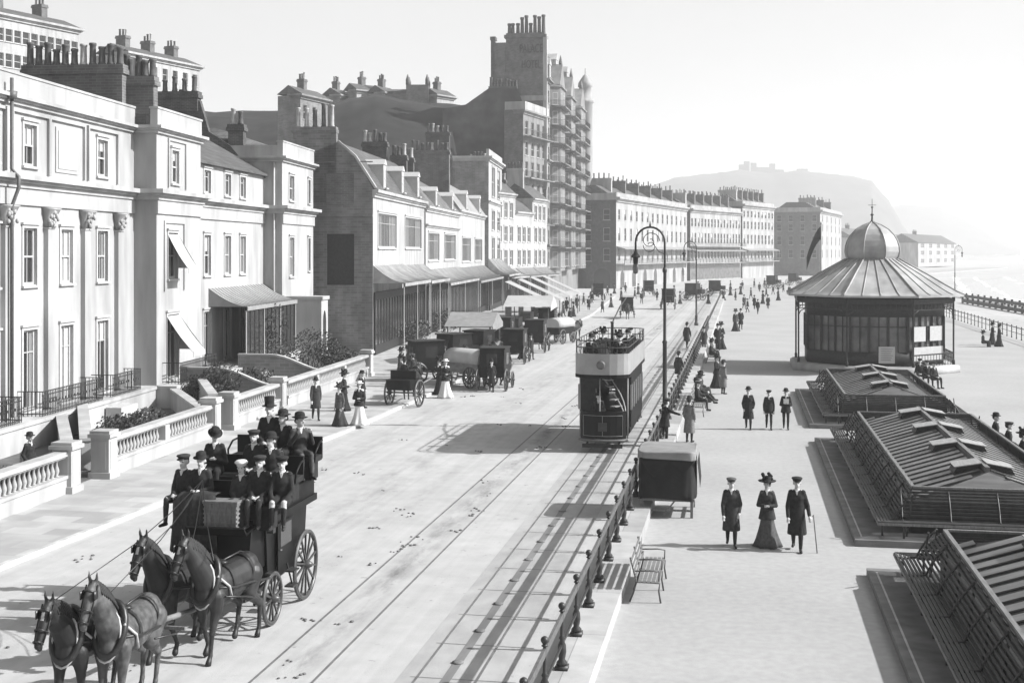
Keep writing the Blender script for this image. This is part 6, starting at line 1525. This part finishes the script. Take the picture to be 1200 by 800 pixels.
def stall(px, py, wd, dp, h, label, m='canvas_w'):
    p = at(px, py); o = thing('market_canopy', label, 'canopy', p, math.atan2(DIR1.y, DIR1.x)); b = MB(); b.prism([(-wd/2-.3, h), (0, h+.8), (wd/2+.3, h)], -dp/2, dp/2, 'y'); b.box(-wd/2-.3, wd/2+.3, -dp/2-.02, -dp/2, h-.35, h); b.build('cloth', M[m], o)
    for sx in (-1, 1):
        for sy in (-1, 1): b = MB(); b.bar((sx*wd/2, sy*(dp/2-.2), 0), (sx*wd/2, sy*(dp/2-.2), h), .09); b.build('post', M['wood_m'], o)
    b = MB(); b.box(-wd/2, wd/2, -dp/2+.3, -.3, .75, .85); b.box(-wd/2+.1, wd/2-.1, -dp/2+.35, -dp/2+.4, .05, .75); b.build('counter', M['wood_d'], o)
stall(556, 424, 6, 3.2, 2.6, 'grey market canopy behind the covered cart', 'canvas'); stall(622, 396, 8, 4, 2.9, 'broad pale market canopy further up the pavement')
for i, (px, py, rz, lab, hl) in enumerate(((500, 448, 2.2, 'dark carriage drawn up under the bow fronted houses', 'dark horse before the carriage under the bow fronted houses'), (533, 436, 2.6, 'second dark carriage under the bow fronted houses', 'dark horse between the carriages under the bow fronted houses'), (562, 430, 2.9, 'dark carriage in the thick of the market row', 'dark horse in the thick of the market row'), (590, 408, pi, 'dark carriage near the pale market canopy', 'dark horse near the pale market canopy'), (628, 412, pi, 'dark carriage at the road edge left of the tram roof', 'dark horse at the road edge left of the tram roof'), (642, 392, pi, 'dark carriage standing by the striped awnings', 'dark horse standing by the striped awnings'))):
    p = at(px, py); cab((p.x, p.y, 0), rz, lab, 'coachp', 1.05); horse('cart_dark', (p.x+sin(rz)*3.1, p.y-cos(rz)*3.1, 0), hl, rz, .97)
# ------------------------------------------------------------------ people on the promenade
def pp(key, px, py, hpx, label, rz=0.0, z=.01, group=None, full=1.80):
    p = G(px, py, z); k = (HC-z)/(py-HY); s = min(1.12, max(.82, hpx*k/full)); return person(key, (p.x, p.y, z), label, rz, s, group)
pp('overcoat_cap', 857, 640, 82, 'man in a long dark overcoat and flat cap, left of the long skirted woman', .05)
pp('lady_walk', 899, 640, 80, 'woman in long grey skirt and plumed dark hat holding a muff', -.05, full=1.78)
pp('coat_stick', 934, 645, 88, 'man in black overcoat and cap walking with a stick', -.05)
p = G(934, 645, 0); o = thing('walking_stick', 'thin dark walking stick held by the man in black', 'stick', (p.x+.40, p.y-.12, .01)); b = MB(); b.tube([(-.02, .05, .88), (.0, -.02, .93), (.0, -.05, .86), (.08, -.1, .0)], .014, 6); b.build('cane', M['wood_m'], o)
pp('coat_bowler', 877, 503, 50, 'man in dark coat walking on the left of a distant trio', 0)
pp('jacket_cap', 901, 503, 47, 'man in short dark jacket walking in the middle of a distant trio', .05)
pp('jacket_paper', 921, 503, 48, 'man carrying a folded paper on the right of a distant trio', 0)
p = G(921, 503, 0); o = tag(None or thing('newspaper', 'folded white paper in the hands of the right hand man of the trio', 'paper', (p.x, p.y-.32, 1.22)), None); b = MB(); b.box(-.11, .11, -.02, .02, -.1, .1); b.build('sheet', M['cloth5'], o)
pp('light_coat', 808, 518, 54, 'man in a pale brown overcoat standing by the lounging men', pi-.4)
pp('rail_man', 779, 522, 56, 'man in black leaning on the iron railing beside the lamp post', pi*.75)
Yb1 = G(786, 478, 0).y
for i, (dy, key, lab) in enumerate(((.6, 'lounge', 'man in a bowler lounging with outstretched legs on the long bench'), (1.7, 'lounge_cap', 'man in a cap sprawled on the long bench beside the bowler hat'), (2.7, 'sit_lady', 'woman in a wide hat seated at the end of the long bench'))):
    person(key, (-2.0, Yb1+dy, .475), lab, pi/2, .98)
Yb2 = G(812, 425, 0).y
for i, (dy, key, lab) in enumerate(((1.0, 'sit_bowler', 'seated man in a bowler on the further bench'), (2.2, 'sit_lady', 'seated woman on the further bench'), (3.2, 'sit_cap', 'seated man in a cap on the further bench'))): person(key, (-2.0, Yb2+dy, .475), lab, pi/2)
for px, py, key, h, lab, rz in ((805, 408, 'walk_away', 33, 'man walking on the road side of the low wall', 2.8), (825, 411, 'walk_away', 28, 'boyish figure walking beside the low wall', 0), (841, 410, 'coat_bowler', 34, 'man of a pair strolling past the second bench', .2), (845, 409, 'lady_dark', 33, 'woman of a pair strolling past the second bench', .2), (862, 388, 'lady_grey', 28, 'woman strolling beyond the kiosk shadow', 0), (868, 386, 'coat_bowler', 29, 'man strolling beyond the kiosk shadow', .1)):
    pp(key, px, py, h, lab, rz)
for i, (dx, dy, key, rz, lab) in enumerate(((.1, -1.2, 'sit_cap', pi/2, 'man in a cap at the near end of the long bench by the lamp post'), (.1, 3.9, 'sit_bowler', pi/2, 'man in a bowler at the far end of the long bench by the lamp post'), (1.0, 6.5, 'light_coat', 2.2, 'man in a pale coat standing past the far end of the long bench'), (.6, 9.5, 'lady_dark', 1.0, 'woman in black standing between the two wall benches'), (-1.6, 12, 'walk_away', 2.6, 'man in the road leaning toward the railing beyond the lamp post'))):
    person(key, (-2.1+dx if key.startswith('sit') else -1.9+dx, Yb1+dy, .475 if key.startswith('sit') else .01), lab, rz)
# seated on the sea side
shx = 9.05
for i, (px, dz) in enumerate(((1165, 0), (1180, 0), (1197, 0))):
    pq = ray_hit(px, Vector((9.15, 0, 0)), Vector((0, 1, 0))); person(['sit_bowler', 'sit_cap', 'sit_lady'][i], (9.2, pq.y, .62), ['man in a bowler sitting on the seaward bench, facing the beach', 'man in a cap sitting on the seaward bench beside the bowler', 'woman on the seaward bench at the right edge'][i], pi/2)
for i, (px, py) in enumerate(((1152, 402), (1163, 404), (1171, 406))): pp(['sit_lady', 'lady_dark', 'lady_dark'][i], px, py, 26, ['dark figure crouched by the beach railing', 'woman in black standing by the beach railing', 'second woman in black close by the beach railing'][i], pi/2, z=.01 if i else .3)
for i, (px, py) in enumerate(((1078, 449), (1086, 451), (1094, 453))): pp('sit_cap', px, py-8, 40, 'dark figure seated on the edge of the kiosk base', .3*i, z=.45, group='sitters on the kiosk base')
# left pavement
pp('walk_away', 370, 492, 50, 'man in dark coat walking on the left pavement with arms out', .5, z=.12)
pp('lady_grey', 398, 499, 48, 'woman in a grey dress and hat on the left pavement', -.3, z=.12, full=1.78)
pp('lady_white', 421, 498, 50, 'woman in a white skirt and pale straw hat on the left pavement', .2, z=.12, full=1.72)
pp('lady_dark', 403, 481, 46, 'woman in black at the garden gate behind the white skirted woman', 1.8, z=.12); pp('coat_bowler', 424, 478, 44, 'man in bowler at the last garden pillar', 1.2, z=.12)
p = gpos(45, .22, 5); person('coat_bowler', (p.x, p.y, .16), 'man in a bowler standing in the first garden behind the balustrade', 1.3, .95)
p = gpos(283, .05, 250); 
for px, py, key, h, lab, rz in ((522, 466, 'lady_white', 46, 'woman in pale apron at the white covered cart', .4), (515, 462, 'lady_dark', 42, 'dark woman close behind the pale aproned woman', -.5), (576, 459, 'coat_bowler', 38, 'man standing at the back of the dark carriage', .2), (590, 452, 'walk_away', 36, 'man beside the dark carriage wheel', 2.2), (622, 421, 'walk_away', 30, 'man in the road by the market canopy', .6), (612, 420, 'lady_dark', 28, 'woman in the road by the market canopy', 0)):
    pp(key, px, py, h, lab, rz)
p = at(474, 476); person('sit_top', (p.x, p.y+.0, 1.42), 'man in top hat driving the dog cart', pi-.12, .95)
# crowd far down the front
random.seed(31)
far = [(676, 362), (684, 358), (690, 364), (660, 372), (668, 380), (648, 385), (706, 366), (716, 360), (728, 352), (744, 350), (752, 356), (770, 352), (790, 348), (797, 356), (804, 350), (822, 346), (830, 356), (848, 352), (856, 346), (862, 352), (872, 362), (876, 366), (884, 362), (888, 368), (894, 356), (880, 350), (868, 345), (898, 348), (906, 345), (912, 352), (890, 342), (918, 342), (925, 346), (900, 362), (640, 376), (632, 388), (598, 408), (545, 440), (490, 448), (484, 452), (560, 430), (470, 455), (520, 440), (508, 436), (575, 436), (583, 430), (545, 424), (600, 415), (615, 410), (634, 402), (640, 398), (650, 376), (655, 392), (664, 366), (672, 372), (694, 356), (700, 348), (712, 346), (720, 344), (733, 343), (748, 345), (763, 345), (778, 344), (808, 343), (818, 341), (842, 341), (856, 339), (870, 339), (884, 337), (896, 336), (470, 444), (478, 441)]
for i, (px, py) in enumerate(far):
    key = random.choice(['coat_bowler', 'walk_away', 'lady_dark', 'lady_grey', 'overcoat_cap', 'jacket_cap']); p = G(px, py, .01)
    person(key, (p.x, p.y, .01), 'small dark figure in the distant crowd along the front', random.uniform(-3, 3), random.uniform(.95, 1.05), 'distant crowd along the front')
# ------------------------------------------------------------------ coach riders
SEAT = [(-1.30, 2.5), (-.02, 2.82), (1.20, 3.06)]
def rider(key, px, row, label, rz=0.0, dz=0.0, s=1.0, dx=0.0):
    y, z = SEAT[row]; Y = CY+y; pq = ray_hit(px, Vector((0, Y, 0)), Vector((1, 0, 0))); return person(key, (pq.x+dx, Y, z+dz), label, rz, s, 'riders on the coach')
rider('sit_driver', 236, 0, 'coachman in a bowler holding the reins on the box seat', .05, 0, 1.0); rider('sit_cap', 216, 0, 'man in a cap at the outer left end of the box seat', -.2, -.02)
rider('sit_tam', 283, 0, 'child in a round white hat on the front coach seat', .1, -.05, .92); rider('sit_cap', 305, 0, 'man in a cap right of the child in the white hat', .05); rider('sit_scarf', 331, 0, 'man in a cap with white neckcloth at the right end of the front coach seat', .15, 0)
rider('sit_down', 252, 1, 'man in a bowler looking down at his hands, second coach row', .2); rider('sit_cap', 298, 1, 'youth in a flat cap and open collar in the second coach row', 0); rider('sit_bowler', 318, 1, 'man peering over the shoulder of the youth in the flat cap', .1, -.08)
rider('sit_top', 316, 2, 'top hatted man in heavy black coat, highest on the coach', .15, .12, 1.08); rider('sit_side', 351, 2, 'man in a bowler sitting sideways at the right end of the rear seat', .7, -.05); rider('sit_bowler', 332, 2, 'man in a bowler half hidden behind the top hat', .0, 0)
o = thing('lap_rug', 'heavy dark rug draped over the coachman knees', 'rug', (CX, CY, 0)); b = MB(); q = ray_hit(230, Vector((0, CY-1.8, 0)), Vector((1, 0, 0))).x-CX
rs = []
for i, (y, z) in enumerate(((-1.40, 2.74), (-1.62, 2.77), (-1.80, 2.75), (-1.87, 2.62), (-1.90, 2.35), (-1.93, 2.05), (-1.97, 1.7))):
    fo = max(0, i-2)*.013; wd = .36+.02*i
    rs.append([Vector((q-wd+2*wd*j/16, y-fo*sin(j*1.9)-.02*abs(j-8)/8*(i < 4), z-.05*(abs(j-8)/8)**2-(.05*sin(j*.9) if i == 6 else 0))) for j in range(17)]+[Vector((q+wd-2*wd*j/16, y+.03-fo*sin((16-j)*1.9), z-.03)) for j in range(17)])
b.rings(rs); b.build('cloth', M['cloth2'], o, smooth=True)
# riders on the tram
pT = pt(704, 1/31.7).y
person('coat_bowler', (TRX-.2, pT+.95, .53), 'tram driver standing at the front platform', 0, .93)
for i, (x, y, key) in enumerate(((-.55, 1.7, 'sit_bowler'), (.55, 1.7, 'sit_cap'), (.4, 2.65, 'sit_lady'), (-.6, 3.6, 'sit_cap'), (.6, 4.55, 'sit_bowler'), (-.4, 4.55, 'sit_lady'), (.55, 6.45, 'sit_cap'))):
    person(key, (TRX+x, pT+y-.05, 3.41), ['man in a bowler in the front left seat on the tram roof', 'man in a cap in the front right seat on the tram roof', 'woman in a wide hat in the second tram roof row', 'man in a cap in the third tram roof row', 'man in a bowler in the fourth tram roof row', 'woman in the fourth tram roof row', 'man in a cap at the back of the tram roof'][i], 0, .98, 'passengers on the tram roof')
# ------------------------------------------------------------------ haze
b = MB(); b.box(-2560, 2560, -200, 3550, -1.8, 190); hz = b.build('haze', None) if False else link('haze', b.mesh('haze', [])); hz['kind'] = 'stuff'
hm = bpy.data.materials.new('haze'); hm.use_nodes = True; n = hm.node_tree.nodes
for x in list(n):
    if x.type == 'BSDF_PRINCIPLED': n.remove(x)
vp = n.new('ShaderNodeVolumePrincipled'); vp.inputs['Color'].default_value = (.97, .97, .97, 1); vp.inputs['Density'].default_value = .00046; vp.inputs['Anisotropy'].default_value = .2
hm.node_tree.links.new(vp.outputs[0], n['Material Output'].inputs['Volume']); hz.data.materials.append(hm)
